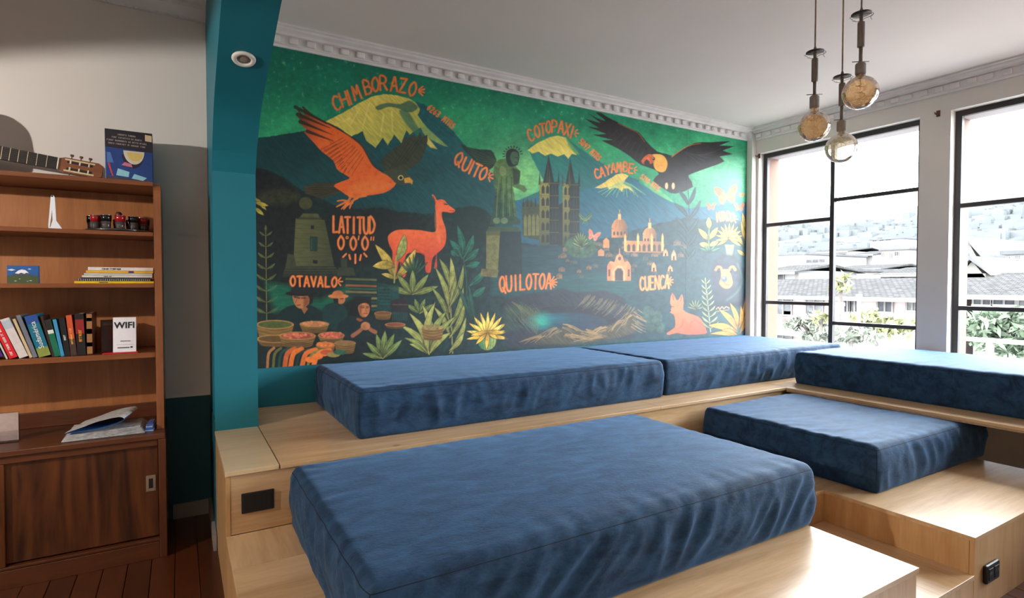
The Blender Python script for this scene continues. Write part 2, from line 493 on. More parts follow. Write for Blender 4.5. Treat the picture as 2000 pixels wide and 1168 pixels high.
panel(up, 'end_panel', M['ply_z'], X_WING + .05, X_WIN - .01, -1.19, -1.17, 0, Z_UP - T - .001)

for yy in (.55, 2.2): panel(up, 'support_panel', M['ply_z'], 4.75, X_WIN - .01, yy, yy + .02, 0, Z_UP - T - .001)

fp = empty('front_platform', (2.0, 1.9, 0), 'low birch plywood platform with a stair notch, carrying two mattresses', 'platform')
panel(fp, 'deck_panel', M['ply_y'], X_L, 2.40, 2.392, Y_RISER - .001, Z_MID - T, Z_MID)
panel(fp, 'deck_panel', M['ply'], X_L, X_NOTCH0 + .006, Y_FRONT - .006, 2.390, Z_MID - T, Z_MID)
panel(fp, 'deck_panel', M['ply'], X_NOTCH0 + .008, X_NOTCH1 - .007, Y_NOTCH - .004, 2.390, Z_MID - T, Z_MID)
panel(fp, 'deck_panel', M['ply'], 2.402, X_NOTCH1 - .007, 2.392, Y_RISER - .001, Z_MID - T, Z_MID)
panel(fp, 'deck_panel', M['ply'], X_NOTCH1 - .005, 4.33, Y_FRONT - .004, Y_RISER - .001, Z_MID - T, Z_MID)
zt = Z_MID - T - .001
panel(fp, 'side_panel', M['ply_z'], X_L, X_L + .018, Y_FRONT, Y_RISER - .004, 0, zt)
panel(fp, 'front_panel', M['ply_z'], X_L + .019, X_NOTCH0, Y_FRONT, Y_FRONT + .018, 0, zt)
panel(fp, 'side_panel', M['ply_z'], X_NOTCH0 - .018, X_NOTCH0, Y_FRONT + .019, Y_NOTCH, 0, zt)
panel(fp, 'notch_panel', M['ply_z'], X_NOTCH0 + .001, X_NOTCH1 - .001, Y_NOTCH, Y_NOTCH + .018, 0, zt)
panel(fp, 'side_panel', M['ply_z'], X_NOTCH1, X_NOTCH1 + .018, Y_FRONT + .019, Y_RISER - .01, 0, zt)
panel(fp, 'side_panel', M['ply_z'], 4.31, 4.328, Y_FRONT + .019, Y_RISER - .01, 0, zt)
panel(fp, 'front_panel', M['ply_z'], X_NOTCH1, 4.328, Y_FRONT, Y_FRONT + .018, 0, zt)

st = empty('step_box', (2.7, 1.4, 0), 'single plywood step fitted into the notch of the low platform', 'step')
panel(st, 'tread', M['ply_y'], X_NOTCH0 + .002, X_NOTCH1 - .002, Y_FRONT - .004, Y_NOTCH - .002, Z_STEP - T, Z_STEP)
panel(st, 'front_panel', M['ply_z'], X_NOTCH0 + .002, X_NOTCH1 - .002, Y_FRONT, Y_FRONT + .018, 0, Z_STEP - T - .001)

# power outlets
p0, p1 = on_y(471, 966, Y_RISER), on_y(535, 990, Y_RISER)
o1 = empty('power_outlet', ((p0[0] + p1[0]) / 2, Y_RISER - .0005, (p0[2] + p1[2]) / 2), 'black outlet plate on the tall riser next to the teal pier', 'outlet')
hw, hh = (p1[0] - p0[0]) / 2, (p0[2] - p1[2]) / 2 + .004
MB().cbox(-hw, hw, -.008, 0, -hh, hh, .003).build('plate', M['black'], o1)
M['black2'] = mat('matte_black_plastic', (.006, .006, .007), .5, .1, 10)
for sx in (-1, 0, 1): MB().cbox(sx * hw * .58 - .018, sx * hw * .58 + .018, -.0100, -.007, -hh * .62, hh * .62, .001).build('socket_insert', M['black2'], o1)
p0, p1 = on_y(1919, 1106, Y_FRONT), on_y(1946, 1123, Y_FRONT)
o2 = empty('power_outlet', (3.125, Y_FRONT, .163), 'thick black outlet on the front of the low platform right of the step', 'outlet')
MB().cbox(-.068, .068, -.018, 0, -.042, .042, .008).build('plate', M['black'], o2)
for sx in (-1, 1):
    q = MB().cbox(sx * .03 - .023, sx * .03 + .023, -.0205, -.017, -.026, .026, .002).build('socket_insert', M['black2'], o2)
    for dx in (-.008, .008): MB().box(sx * .03 + dx - .0015, sx * .03 + dx + .0015, -.0215, -.0200, 0, .012).build('slot', M['nickel'], q)

# ================================================================== MATTRESSES
_perm = np.random.RandomState(3).permutation(512)
_perm = np.concatenate([_perm, _perm, _perm])
_grad = np.random.RandomState(5).normal(size=(512, 3)); _grad /= np.linalg.norm(_grad, axis=1)[:, None]
def gnoise(p):
    """gradient noise for an (n,3) array, about -0.7..0.7"""
    i = np.floor(p).astype(int); f = p - i; u = f * f * f * (f * (f * 6 - 15) + 10)
    i &= 511
    out = 0
    for dx in (0, 1):
        for dy in (0, 1):
            for dz in (0, 1):
                h = _perm[_perm[_perm[(i[:, 0] + dx) & 511] + ((i[:, 1] + dy) & 511)] + ((i[:, 2] + dz) & 511)] & 511
                d = (f - np.array([dx, dy, dz]))
                w = (u[:, 0] if dx else 1 - u[:, 0]) * (u[:, 1] if dy else 1 - u[:, 1]) * (u[:, 2] if dz else 1 - u[:, 2])
                out = out + w * (_grad[h] * d).sum(1)
    return out
def fbm(p, o=3):
    r, a = 0, 1
    for k in range(o): r = r + a * gnoise(p * 2 ** k + 17.3 * k); a *= .5
    return r

def fabric():
    m, nt, b = new_mat('navy_velvet')
    L, N = nt.links, nt.nodes
    tc = N.new('ShaderNodeTexCoord')
    mp = N.new('ShaderNodeMapping'); mp.inputs['Scale'].default_value = (2.0, 4.0, 4.0); L.new(tc.outputs['Object'], mp.inputs['Vector'])
    n1 = N.new('ShaderNodeTexNoise'); n1.inputs['Scale'].default_value = 3.2; n1.inputs['Detail'].default_value = 8; n1.inputs['Roughness'].default_value = .68; n1.inputs['Distortion'].default_value = .6
    L.new(mp.outputs['Vector'], n1.inputs['Vector'])
    rp = N.new('ShaderNodeValToRGB')
    rp.color_ramp.elements[0].position, rp.color_ramp.elements[1].position = .36, .66
    rp.color_ramp.elements[0].color = (.0050, .0205, .052, 1); rp.color_ramp.elements[1].color = (.0195, .064, .138, 1)
    L.new(n1.outputs['Fac'], rp.inputs['Fac'])
    L.new(rp.outputs['Color'], b.inputs['Base Color'])
    b.inputs['Roughness'].default_value = .75
    b.inputs['Specular IOR Level'].default_value = .25
    b.inputs['Sheen Weight'].default_value = .30
    b.inputs['Sheen Roughness'].default_value = .38
    b.inputs['Sheen Tint'].default_value = (.35, .60, 1.0, 1)
    n2 = N.new('ShaderNodeTexNoise'); n2.inputs['Scale'].default_value = 260; n2.inputs['Detail'].default_value = 3
    L.new(tc.outputs['Object'], n2.inputs['Vector'])
    n3 = N.new('ShaderNodeTexNoise'); n3.inputs['Scale'].default_value = 28; n3.inputs['Detail'].default_value = 5
    L.new(mp.outputs['Vector'], n3.inputs['Vector'])
    ad = N.new('ShaderNodeMath'); ad.operation = 'MULTIPLY_ADD'; ad.inputs[1].default_value = .35
    L.new(n2.outputs['Fac'], ad.inputs[0]); L.new(n3.outputs['Fac'], ad.inputs[2])
    bp = N.new('ShaderNodeBump'); bp.inputs['Strength'].default_value = .35; bp.inputs['Distance'].default_value = .004
    L.new(ad.outputs[0], bp.inputs['Height']); L.new(bp.outputs['Normal'], b.inputs['Normal'])
    return m
M['velvet'] = fabric()
M['seam'] = mat('navy_seam_thread', (.003, .008, .020), .9, .1, 30)

def ridge(v): return 1 - np.abs(v) * 2.2

def mattress(label, x0, x1, y0, y1, z0, z1, seed, side=1.0, top=1.0, slant=.9, crown=.012, step=.0135, rad=.032):
    lx, ly, lz = x1 - x0, y1 - y0, z1 - z0
    off = np.array([seed * 13.7, seed * 7.1, seed * 3.3])
    def warp(P, Nn):
        """cloth relief at rounded-box points P with normals Nn (local frame, base at z 0)"""
        u, v, t = (P[:, 0] / lx) * 2 - 1, (P[:, 1] / ly) * 2 - 1, np.clip(P[:, 2] / lz, 0, 1)
        up_ = np.clip(Nn[:, 2], 0, 1)
        sd = np.clip(1 - np.abs(Nn[:, 2]), 0, 1)
        s = np.where(np.abs(Nn[:, 0]) > np.abs(Nn[:, 1]), P[:, 1], P[:, 0])       # run along the side
        d = np.zeros(len(P))
        # sides: belly, gathered folds that hang slanted from the seam
        d += sd * .012 * np.sin(np.pi * np.clip(t, 0, 1)) 
        q = np.stack([(s + slant * (1 - t) * lz * (.8 + .6 * gnoise(np.stack([s * 2.1, t * 0, t * 0], 1) + off))) * 7.5, t * 1.1, np.where(np.abs(Nn[:, 0]) > .5, 9.1, 0) + np.where(v > 0, 4.2, 0)], 1) + off
        fold = ridge(gnoise(q)) - .6
        q2 = q * np.array([2.3, 1.5, 1]) + 5.5
        fold2 = gnoise(q2)
        env = np.sin(np.pi * np.clip(t, .02, 1)) ** .6 * (.35 + .65 * np.clip(.5 + 1.4 * gnoise(np.stack([s * 1.3, t * 1.5, t * 0], 1) + off * 2), 0, 1))
        d += side * sd * env * (.021 * fold + .009 * fold2)
        # gathers right under the seam
        gth = gnoise(np.stack([s * 26, t * 0 + 3, t * 2], 1) + off)
        d += side * sd * .005 * gth * np.clip((t - .55) / .35, 0, 1) * np.clip((1.0 - t) / .08, 0, 1)
        # top: soft crown, lazy waves, wrinkles pulling in from the edges
        edge = np.minimum(lx / 2 * (1 - np.abs(u)), ly / 2 * (1 - np.abs(v)))
        d += up_ * (crown * (1 - u ** 4) * (1 - v ** 4) + .006 * top * fbm(np.stack([P[:, 0] * 1.6, P[:, 1] * 2.2, P[:, 0] * 0], 1) + off))
        w = np.stack([P[:, 0] * 3.2 + 1.6 * gnoise(P * 1.4 + off), P[:, 1] * 11 + P[:, 0] * 2.5, P[:, 0] * 0 + seed], 1)
        d += up_ * top * .0042 * (ridge(gnoise(w)) - .6) * (.2 + .8 * np.clip(.5 + 1.8 * gnoise(P * 1.7 + off * 3), 0, 1))
        ed = np.exp(-(edge / .13) ** 2)
        run = np.where(lx / 2 * (1 - np.abs(u)) < ly / 2 * (1 - np.abs(v)), P[:, 1], P[:, 0])
        d += up_ * ed * .0065 * gnoise(np.stack([run * 15, edge * 4, edge * 0 + seed], 1) + off)
        # seam valley along the top edge
        d -= .0035 * np.exp(-((P[:, 2] - (lz - rad * .55)) / .007) ** 2) * sd
        return d
    def rounded(P):
        lo = np.array([rad, rad, rad * .6]); hi = np.array([lx - rad, ly - rad, lz - rad])
        Q = np.clip(P, lo, hi); D = P - Q
        n = np.linalg.norm(D, axis=1); Nn = D / np.maximum(n, 1e-9)[:, None]
        return Q + Nn * np.minimum(n, rad)[:, None], Nn
    def axis(l, fine=True):
        n = max(2, int(l / step)); a = np.linspace(0, l, n + 1)
        return a
    X, Yc, Z = axis(lx), axis(ly), axis(lz)
    nx, ny, nz = len(X), len(Yc), len(Z)
    I, J, K = np.meshgrid(np.arange(nx), np.arange(ny), np.arange(nz), indexing='ij')
    on = (I == 0) | (I == nx - 1) | (J == 0) | (J == ny - 1) | (K == 0) | (K == nz - 1)
    ids = -np.ones((nx, ny, nz), int)
    ids[on] = np.arange(on.sum())
    P = np.stack([X[I[on]], Yc[J[on]], Z[K[on]]], 1)
    P2, Nn = rounded(P)
    P3 = P2 + Nn * warp(P2, Nn)[:, None]
    P3[:, 2] = np.maximum(P3[:, 2], 0)
    faces = []
    def quads(A, flip):
        q = np.stack([A[:-1, :-1], A[1:, :-1], A[1:, 1:], A[:-1, 1:]], -1).reshape(-1, 4)
        faces.append(q[:, ::-1] if flip else q)
    quads(ids[:, :, -1], False); quads(ids[:, :, 0], True)
    quads(ids[:, 0, :], False); quads(ids[:, -1, :], True)
    quads(ids[0, :, :], True); quads(ids[-1, :, :], False)
    F = np.concatenate(faces)
    me = bpy.data.meshes.new('cover')
    me.vertices.add(len(P3)); me.vertices.foreach_set('co', P3.astype(np.float32).ravel())
    me.loops.add(F.size); me.loops.foreach_set('vertex_index', F.astype(np.int32).ravel())
    me.polygons.add(len(F)); me.polygons.foreach_set('loop_start', np.arange(0, F.size, 4, dtype=np.int32))
    me.polygons.foreach_set('use_smooth', np.ones(len(F), bool))
    me.update(calc_edges=True); me.validate()
    me.materials.append(M['velvet'])
    root = empty('mattress', (x0, y0, z0), label, 'mattress', 'navy velvet mattresses on the plywood platforms')
    put(me, 'cover', root)
    # stitched seam around the top edge and up the corners
    def ring(z):
        pts = []
        for (a, b) in (((0, 0), (lx, 0)), ((lx, 0), (lx, ly)), ((lx, ly), (0, ly)), ((0, ly), (0, 0))):
            n = int(max(abs(b[0] - a[0]), abs(b[1] - a[1])) / .02)
            pts += [(a[0] + (b[0] - a[0]) * k / n, a[1] + (b[1] - a[1]) * k / n, z) for k in range(n)]
        return np.array(pts + pts[:1])
    q, nn = rounded(ring(lz - rad * .55))
    w = warp(q, nn)
    MB().tube(q + nn * (w + .0004)[:, None], .0016, 5, False).build('seam', M['seam'], root, True)
    for (cx, cy) in ((0, 0), (lx, 0), (0, ly), (lx, ly)):
        zz = np.linspace(.03, lz - rad * .6, 14)
        q, nn = rounded(np.stack([zz * 0 + cx, zz * 0 + cy, zz], 1)); w = warp(q, nn)
        MB().tube(q + nn * (w + .0003)[:, None], .0012, 5, False).build('corner_seam', M['seam'], root, True)
    return root

mattress('navy velvet mattress on the tall platform under the market and llama end of the mural', .80, 3.012, 2.925, 4.005, Z_UP, .902, 1, 1.1, .5, .5)
mattress('navy velvet mattress in the far corner under the fox of the mural', 3.062, 5.36, 2.955, 4.01, Z_UP, .897, 2, 1.3, .6, .7)
mattress('largest navy velvet mattress, nearest the camera, on the low platform', .425, 2.505, 1.49, 2.69, Z_MID, .632, 3, 1.3, .38, 1.1, .016, rad=.042)
mattress('wrinkled navy velvet mattress half pushed under the window side deck', 3.13, 4.46, 1.535, 2.665, Z_MID, .602, 4, 1.0, 2.1, -.6, .004)
mattress('navy velvet mattress along the windows on the tall platform', 4.385, 5.44, .62, 2.80, Z_UP, .897, 5, .35, .6, .6)

# ================================================================== PENDANT LAMPS
M['cord'] = mat('beige_textile_cord', (.42, .31, .22), .8, .15, 90)
M['pipe'] = mat('grey_beige_metal', (.23, .205, .18), .5, .12, 30, metal=.3)
M['socket'] = mat('grey_concrete_socket', (.33, .31, .285), .8, .15, 40)
M['wire'] = mat('dark_steel_wire', (.10, .09, .08), .45, .1, 30, metal=.7)
def bulb_glass(name, tint, body, amount):
    """thin tinted glass with a cloudy amber film that catches the daylight"""
    m = glass_mat(name, tint, .22, .03)
    nt = m.node_tree
    out = [n for n in nt.nodes if n.type == 'OUTPUT_MATERIAL'][0]
    src = out.inputs['Surface'].links[0].from_socket
    tc = nt.nodes.new('ShaderNodeTexCoord'); nz = nt.nodes.new('ShaderNodeTexNoise'); nz.inputs['Scale'].default_value = 60; nz.inputs['Detail'].default_value = 5
    nt.links.new(tc.outputs['Object'], nz.inputs['Vector'])
    rp = nt.nodes.new('ShaderNodeValToRGB'); rp.color_ramp.elements[0].position, rp.color_ramp.elements[1].position = .38, .66
    rp.color_ramp.elements[0].color = (amount * .45,) * 3 + (1,); rp.color_ramp.elements[1].color = (amount,) * 3 + (1,)
    nt.links.new(nz.outputs['Fac'], rp.inputs['Fac'])
    tr = nt.nodes.new('ShaderNodeBsdfTranslucent'); tr.inputs['Color'].default_value = tuple(body) + (1,)
    df = nt.nodes.new('ShaderNodeBsdfDiffuse'); df.inputs['Color'].default_value = tuple(body) + (1,)
    m1 = nt.nodes.new('ShaderNodeMixShader'); nt.links.new(tr.outputs[0], m1.inputs[1]); nt.links.new(df.outputs[0], m1.inputs[2])
    m2 = nt.nodes.new('ShaderNodeMixShader'); nt.links.new(rp.outputs['Color'], m2.inputs[0]); nt.links.new(src, m2.inputs[1]); nt.links.new(m1.outputs[0], m2.inputs[2])
    nt.links.new(m2.outputs[0], out.inputs['Surface'])
    return m
M['bulb_amber'] = bulb_glass('amber_bulb_glass', (.95, .80, .60), (.82, .54, .30), .42)
M['bulb_clear'] = bulb_glass('faint_amber_bulb_glass', (.98, .94, .86), (.85, .72, .50), .36)
M['filament'] = mat('brass_filament', (.50, .30, .13), .4, .1, 50, metal=.6)
def pendant(label, cx, cy, w, cordx, marks, rpx, gm):
    """marks: photo rows of disc, tube top, tube bottom, bar, socket bottom, globe centre"""
    k = w / F_PX
    c = at_w(cx, cy, w)
    r = rpx * k
    def z(row): return (cy - row) * k
    root = empty('pendant_lamp', tuple(c), label, 'lamp', 'globe pendant lamps hanging over the platform')
    d, t0, t1, br, sb, _ = [z(v) for v in marks]
    MB().tube([(0, 0, d + .018), (0, 0, Z_CEIL - c[2] - .03)], .0032, 8).build('cord', M['cord'], root, True)
    MB().lathe([(.0, Z_CEIL - c[2] - .035), (.03, Z_CEIL - c[2] - .033), (.045, Z_CEIL - c[2] - .02), (.047, Z_CEIL - c[2] - .0005), (0, Z_CEIL - c[2] - .0005)], n=24).build('ceiling_cup', M['pipe'], root, True)
    MB().lathe([(.0035, d + .02), (.006, d + .012), (.007, d + .002), (.007, d - .012), (.006, t0)], n=14).build('cord_grip', M['pipe'], root, True)
    MB().lathe([(.006, d + .004), (.020, d + .003), (.034, d - .001), (.035, d - .003), (.006, d - .001)], n=28).build('disc', M['wire'], root, True)
    for j in range(3):                                              # thin wire springs curling under the disc
        pts = []
        for q in range(17):
            a = -1.1 + q / 16 * 2.6 + j * 2.1
            rr = .036 + .006 * math.sin(q * .7 + j)
            pts.append((rr * math.cos(a), rr * math.sin(a), d - .006 - .010 * (q / 16) - .004 * j))
        MB().tube(pts, .0010, 5).build('wire_curl', M['wire'], root, True)
    tb = MB().lathe([(.0, t0), (.0115, t0), (.0125, t0 - .002), (.0125, t1 + .002), (.0115, t1), (0, t1)], n=18).build('tube', M['pipe'], root, True)
    MB().cbox(-.016, -.010, -.006, .006, t1 - .003, t0 - .006, .002).build('tube_strip', M['pipe'], tb)
    MB().tube([(0, 0, t1), (0, 0, br)], .0066, 12).build('rod', M['pipe'], root, True)
    a = .35
    MB().tube([(-.037 * math.cos(a), .037 * math.sin(a), br - .004), (0, 0, br), (.037 * math.cos(a), -.037 * math.sin(a), br + .003)], .0016, 6).build('cross_bar', M['wire'], root, True)
    MB().lathe([(.0, br - .002), (.010, br - .003), (.017, br - .008), (.0185, br - .012), (.0185, sb + .004), (.0175, sb), (0, sb)], n=22).build('socket', M['socket'], root, True)
    nk = .0165
    pr = [(nk * .9, sb + .002), (nk, sb - .006)]
    a0 = math.acos(min(.95, (nk + .004) / r))
    zt_ = r * math.sin(a0)
    pr += [(nk + .001, (sb + zt_) / 2), (nk + .004, zt_)]
    for q in range(1, 19):
        a = a0 - (a0 + math.pi / 2) * q / 18
        pr.append((max(r * math.cos(a), .0004), r * math.sin(a)))
    bl = MB().lathe(pr, n=36).build('bulb', gm, root, True)
    pts = []
    for q in range(60):
        a = q / 59 * 5 * math.pi
        rr = r * (.16 + .13 * math.sin(q / 59 * math.pi))
        pts.append((rr * math.cos(a), rr * math.sin(a), r * .55 - q / 59 * r * 1.0))
    MB().tube([(0, 0, sb - .002), (0, 0, r * .6)] + pts, .0013, 5).build('filament', M['filament'], bl, True)
    MB().tube([(0, 0, sb - .002), (0, 0, -r * .5)], .0022, 6).build('stem', M['bulb_clear'], bl, True)
pendant('amber globe pendant lamp hanging lower left of the cluster', 1590, 247, 2.36, 1591, (102, 116, 160, 185, 211, 247), 28.5, M['bulb_amber'])
pendant('clear globe pendant lamp, lowest of the cluster, against the window', 1643, 289, 2.40, 1646, (150, 164, 207, 234, 256, 289), 28.5, M['bulb_clear'])
pendant('amber globe pendant lamp, topmost of the cluster', 1680, 181, 2.16, 1680, (28, 45, 93, 121, 146, 181), 31.5, M['bulb_amber'])

# curtain rod brackets on the window wall
M['bracket'] = mat('rusty_brown_metal', (.13, .05, .03), .6, .2, 40, metal=.2)
def bracket(px, py, label):
    p = on_x(px, py, X_WIN)
    r = empty('curtain_bracket', (X_WIN, p[1], p[2]), label, 'bracket', 'curtain rod brackets on the window wall')
    MB().cbox(-.008, 0, -.014, .014, -.026, .026, .003).build('back_plate', M['bracket'], r)
    MB().tube([(-.006, .002, -.006), (-.045, .002, -.010)], .006, 8).build('arm', M['bracket'], r, True)
    MB().tube([(-.045 + .014 * math.cos(a), .002, .004 + .014 * math.sin(a)) for a in [math.pi + k * math.pi / 8 for k in range(9)]], .0045, 6).build('hook', M['bracket'], r, True)
bracket(1483, 305, 'small rusty curtain bracket beside the corner pilaster')
bracket(1833, 222, 'small rusty curtain bracket on the wall between the two windows')

# ================================================================== LAMP OF THE LEFT ROOM (out of frame, lights the bookcase)
LAMP = Vector((-2.6, 1.95, 2.17))
fl_ = empty('floor_lamp', (LAMP.x, LAMP.y, 0), 'black floor lamp with a single spot head in the left room', 'lamp')
MB().lathe([(.14, 0), (.14, .015), (.03, .03), (.012, .035), (0, .035)], n=28).build('base', M['black'], fl_, True)
MB().tube([(0, 0, .03), (0, 0, LAMP.z - .12), (-.05, -.02, LAMP.z - .05)], .010, 10).build('pole', M['black'], fl_, True)
ld = bpy.data.lights.new('spot_bulb', 'SPOT')
ld.energy = 255
ld.color = (1.0, .93, .86)
ld.spot_size = math.radians(112)
ld.spot_blend = .10
ld.shadow_soft_size = .022
lo = bpy.data.objects.new('spot_bulb', ld)
COL.objects.link(lo)
lo.parent = fl_
lo.location = (0, 0, LAMP.z)
aim = Vector((.55, 4.04, .0)) - LAMP
aim = Vector((aim.x, aim.y, 0)).normalized() * math.cos(math.radians(-42)) + Vector((0, 0, math.sin(math.radians(-42))))
lo.rotation_euler = aim.to_track_quat('-Z', 'Y').to_euler()
hd = MB().lathe([(.0, .10), (.03, .10), (.042, .085), (.05, .03), (.048, .03), (.04, .08), (0, .085)], n=24).build('head', M['black'], fl_, True)
hd.location = (0, 0, LAMP.z); hd.rotation_euler = lo.rotation_euler

# added fill uplighter, unseen behind the camera: brightens the left room off the ceiling
ul = empty('fill_uplighter', (-1.6, -.8, 0), 'added black fill uplighter out of view in the left room', 'lamp')
MB().lathe([(.15, 0), (.15, .015), (.02, .03), (.011, .04), (.011, 1.72), (0, 1.72)], n=24).build('stand', M['black'], ul, True)
MB().lathe([(.02, 1.72), (.10, 1.76), (.15, 1.82), (.146, 1.82), (.09, 1.77), (0, 1.75)], n=30).build('bowl', M['black'], ul, True)
ld = bpy.data.lights.new('fill_uplighter_bulb', 'SPOT'); ld.energy = 340; ld.color = (1.0, .79, .58); ld.spot_size = math.radians(130); ld.spot_blend = .6; ld.shadow_soft_size = .05
lo = bpy.data.objects.new('fill_uplighter_bulb', ld); COL.objects.link(lo); lo.parent = ul; lo.location = (0, 0, 1.83); lo.rotation_euler = (math.pi, 0, 0)

# ================================================================== BOOKCASE
BX0, BX1 = -1.50, -.072
YB, YH = 3.49, 3.60
ZC = .665
SH = [1.085, 1.458, 1.735]
M['mahog_dimmed_z'] = wood('dimmed_mahogany_upright', (.060, .015, .004), (.125, .036, .010), 'z', 1.3, .38, .25, False)  # upright grain with the same painted-in dimming
bc = empty('bookcase', ((BX0 + BX1) / 2, 3.75, 0), 'tall mahogany bookcase with sliding doors against the left wall', 'bookcase')
def bp_(b, name, m, smooth=False):
    o = b.build(name, m, bc, smooth); o.location = -Vector(bc.location); return o
bp_(MB().cbox(BX1 - .034, BX1, YB, 4.03, 0, ZC - .03, .003), 'side_panel', M['mahog_dimmed_z'])
bp_(MB().cbox(BX0, BX0 + .034, YB, 4.03, 0, ZC - .03, .003), 'side_panel', M['mahog_dimmed_z'])
bp_(MB().cbox(BX0 + .035, BX1 - .035, YB + .006, YB + .03, 0, .088, .002), 'kick_board', M['mahog_base'])
bp_(MB().cbox(BX0 + .035, BX1 - .035, YB + .01, 4.02, .09, .104, .002), 'bottom_board', M['mahog_base'])
bp_(MB().cbox(BX0, BX1 - .004, YB - .004, 4.03, ZC - .029, ZC, .004), 'counter_top', M['mahog_base'])
bp_(MB().cbox(BX0 + .036, BX1 - .036, YB + .012, YB + .03, .600, ZC - .031, .002), 'top_rail', M['mahog_base'])
d1 = bp_(MB().cbox(-.735, BX1 - .037, YB + .034, YB + .052, .112, .618, .002), 'sliding_door', M['mahog_door'])
d2 = bp_(MB().cbox(BX0 + .037, -.728, YB + .012, YB + .030, .106, .598, .002), 'sliding_door', M['mahog_door'])
hx, hz = -.142, .398
M['brass'] = mat('dull_nickel_pull', (.38, .30, .22), .4, .1, 30, metal=.7)
h_ = MB().cbox(hx - .022, hx + .022, YB + .029, YB + .034, hz - .043, hz + .043, .002).build('pull_plate', M['brass'], d1)
MB().cbox(hx - .010, hx + .010, YB + .0285, YB + .031, hz - .026, hz + .026, .0008).build('pull_recess', M['black'], d1)
# hutch: sides with rounded upper front corner
def side(x0, x1):
    c = [(4.03, ZC + .001), (YH, ZC + .001)] + [(YH + .06 - .06 * math.cos(a), 1.945 + .06 * math.sin(a)) for a in [k * math.pi / 12 for k in range(7)]] + [(4.03, 2.005)]
    return MB().prism(c, 'x', x0, x1)
bp_(side(BX1 - .042, BX1 - .008), 'side_panel', M['mahog_z'])
bp_(side(BX0, BX0 + .034), 'side_panel', M['mahog_z'])
HX0, HX1 = BX0 + .035, BX1 - .043
bp_(MB().cbox(HX0, HX1, YH + .004, 4.02, 1.982, 2.006, .002), 'top_board', M['mahog'])
for z, t in zip(SH, (.028, .022, .022)):
    bp_(MB().cbox(HX0, HX1, YH + .006, 3.995, z - t, z, .002), 'shelf', M['mahog'])
bp_(MB().box(HX0, HX1, 3.998, 4.006, ZC + .001, 1.98), 'back_panel', M['mahog_back'])
bp_(MB().cbox(HX0, HX1, 3.965, 3.990, ZC + .001, ZC + .085, .002), 'back_rail', M['mahog_base'])

def PX(px, row, Y): return on_y(px, row, Y)
def scrawl(name, words, size, mt, parent, loc, rot, seed=1):
    """lettering too small to read in the photo: small strokes grouped like words, centred"""
    rg = random.Random(seed); b = MB(); x = 0
    for w in words:
        for _ in range(w):
            lw = size * rg.uniform(.42, .62)
            k = rg.randrange(3)
            b.box(x, x + lw * .24, 0, size * .7, 0, .0004)
            if k != 0: b.box(x + lw * .5, x + lw * .74, 0, size * .7, 0, .0004)
            if k != 1: b.box(x + lw * .24, x + lw * .7, size * .55, size * .7, 0, .0004)
            if k == 2: b.box(x + lw * .24, x + lw * .5, size * .28, size * .42, 0, .0004)
            x += lw
        x += size * .45
    b.v = [(p[0] - x / 2, p[1] - size * .35, p[2]) for p in b.v]
    o = b.build(name, mt, parent)
    o.location = loc; o.rotation_euler = rot
    return o
def cmat(name, rgb, **k):
    if name not in M: M[name] = mat(name, s2l(rgb), **({'rough': .5, 'var': .08, 'scale': 40} | k))
    return M[name]
paper = cmat('book_paper', (225, 215, 195), rough=.9)

# ---- books on the lower shelf, spines to the front
def book(label, xb0, xb1, lean_px, top_row, rgb, depth=.17, title=None, tcol=(235, 235, 230), bands=(), tsize=.6, Y=3.635):
    z0 = SH[0] + .0005
    a = PX(xb0, 694, Y); b = PX(xb1, 694, Y)
    th = (b[0] - a[0])
    h = PX(xb0, top_row, Y)[2] - z0
    lean = math.atan2(-lean_px * (b[0] - a[0]) / max(1, (xb1 - xb0)), h)
    th *= math.cos(lean)
    H = h / math.cos(lean)
    r = empty('book', (a[0], Y, z0), label, 'book', 'books leaning on the lower bookcase shelf', rot=(0, -lean, 0))
    cm = cmat('cover_%d_%d_%d' % rgb, rgb, rough=.4)
    MB().cbox(0, th, 0, .003, 0, H, .0008).build('spine', cm, r)
    MB().cbox(0, .002, .0032, depth, 0, H, .0006).build('cover_board', cm, r)
    MB().cbox(th - .002, th, .0032, depth, 0, H, .0006).build('cover_board', cm, r)
    MB().box(.0022, th - .0022, .0034, depth - .004, .003, H - .003).build('pages', paper, r)
    for (f0, f1, c) in bands:
        MB().box(.0006, th - .0006, -.0006, -.0001, H * f0, H * f1).build('spine_print', cmat('print_%d_%d_%d' % c, c), r)
    if title:
        mt = cmat('ink_%d_%d_%d' % tcol, tcol)
        if isinstance(title, str): text_mesh('title', title, th * tsize, mt, r, (th / 2, -.0012, H * .52), (math.pi / 2, -math.pi / 2, 0))
        else: scrawl('title', title, th * tsize, mt, r, (th / 2, -.0012, H * .5), (math.pi / 2, -math.pi / 2, 0), int(xb1))
    return r
book('purple paperback at the left edge of the book row', -20, 9, -36, 626, (70, 25, 110))
book('thin pale green booklet squeezed beside the purple paperback', 12, 15.5, -28, 640, (190, 200, 180))
book('red paperback with white lettering leaning left', 18.5, 36, -33, 630, (205, 22, 32), title=(3, 5, 4, 2, 5), tsize=.42)
book('thick white paperback leaning on the red one', 38, 57, -36, 624, (205, 195, 190), bands=((.75, .95, (170, 180, 190)),))
book('cream paperback with faded spine behind the white one', 58, 64, -32, 623, (200, 175, 135))
book('grey slim hardback leaning between cream and guide book', 65, 74, -32, 616, (110, 112, 122))
book('broad blue and green travel guide with large white title', 76, 101, -27, 618, (14, 105, 130), title='Sudamérica', tsize=.62, bands=((.0, .22, (130, 140, 60)), (.80, 1.0, (25, 70, 140))))
book('dark brown book behind the travel guide', 102, 107, -22, 617, (50, 32, 28))
book('green book with a white label and black top', 107, 119, -19, 625, (10, 105, 75), bands=((.62, .72, (215, 215, 205)), (.72, 1.0, (30, 22, 22))))
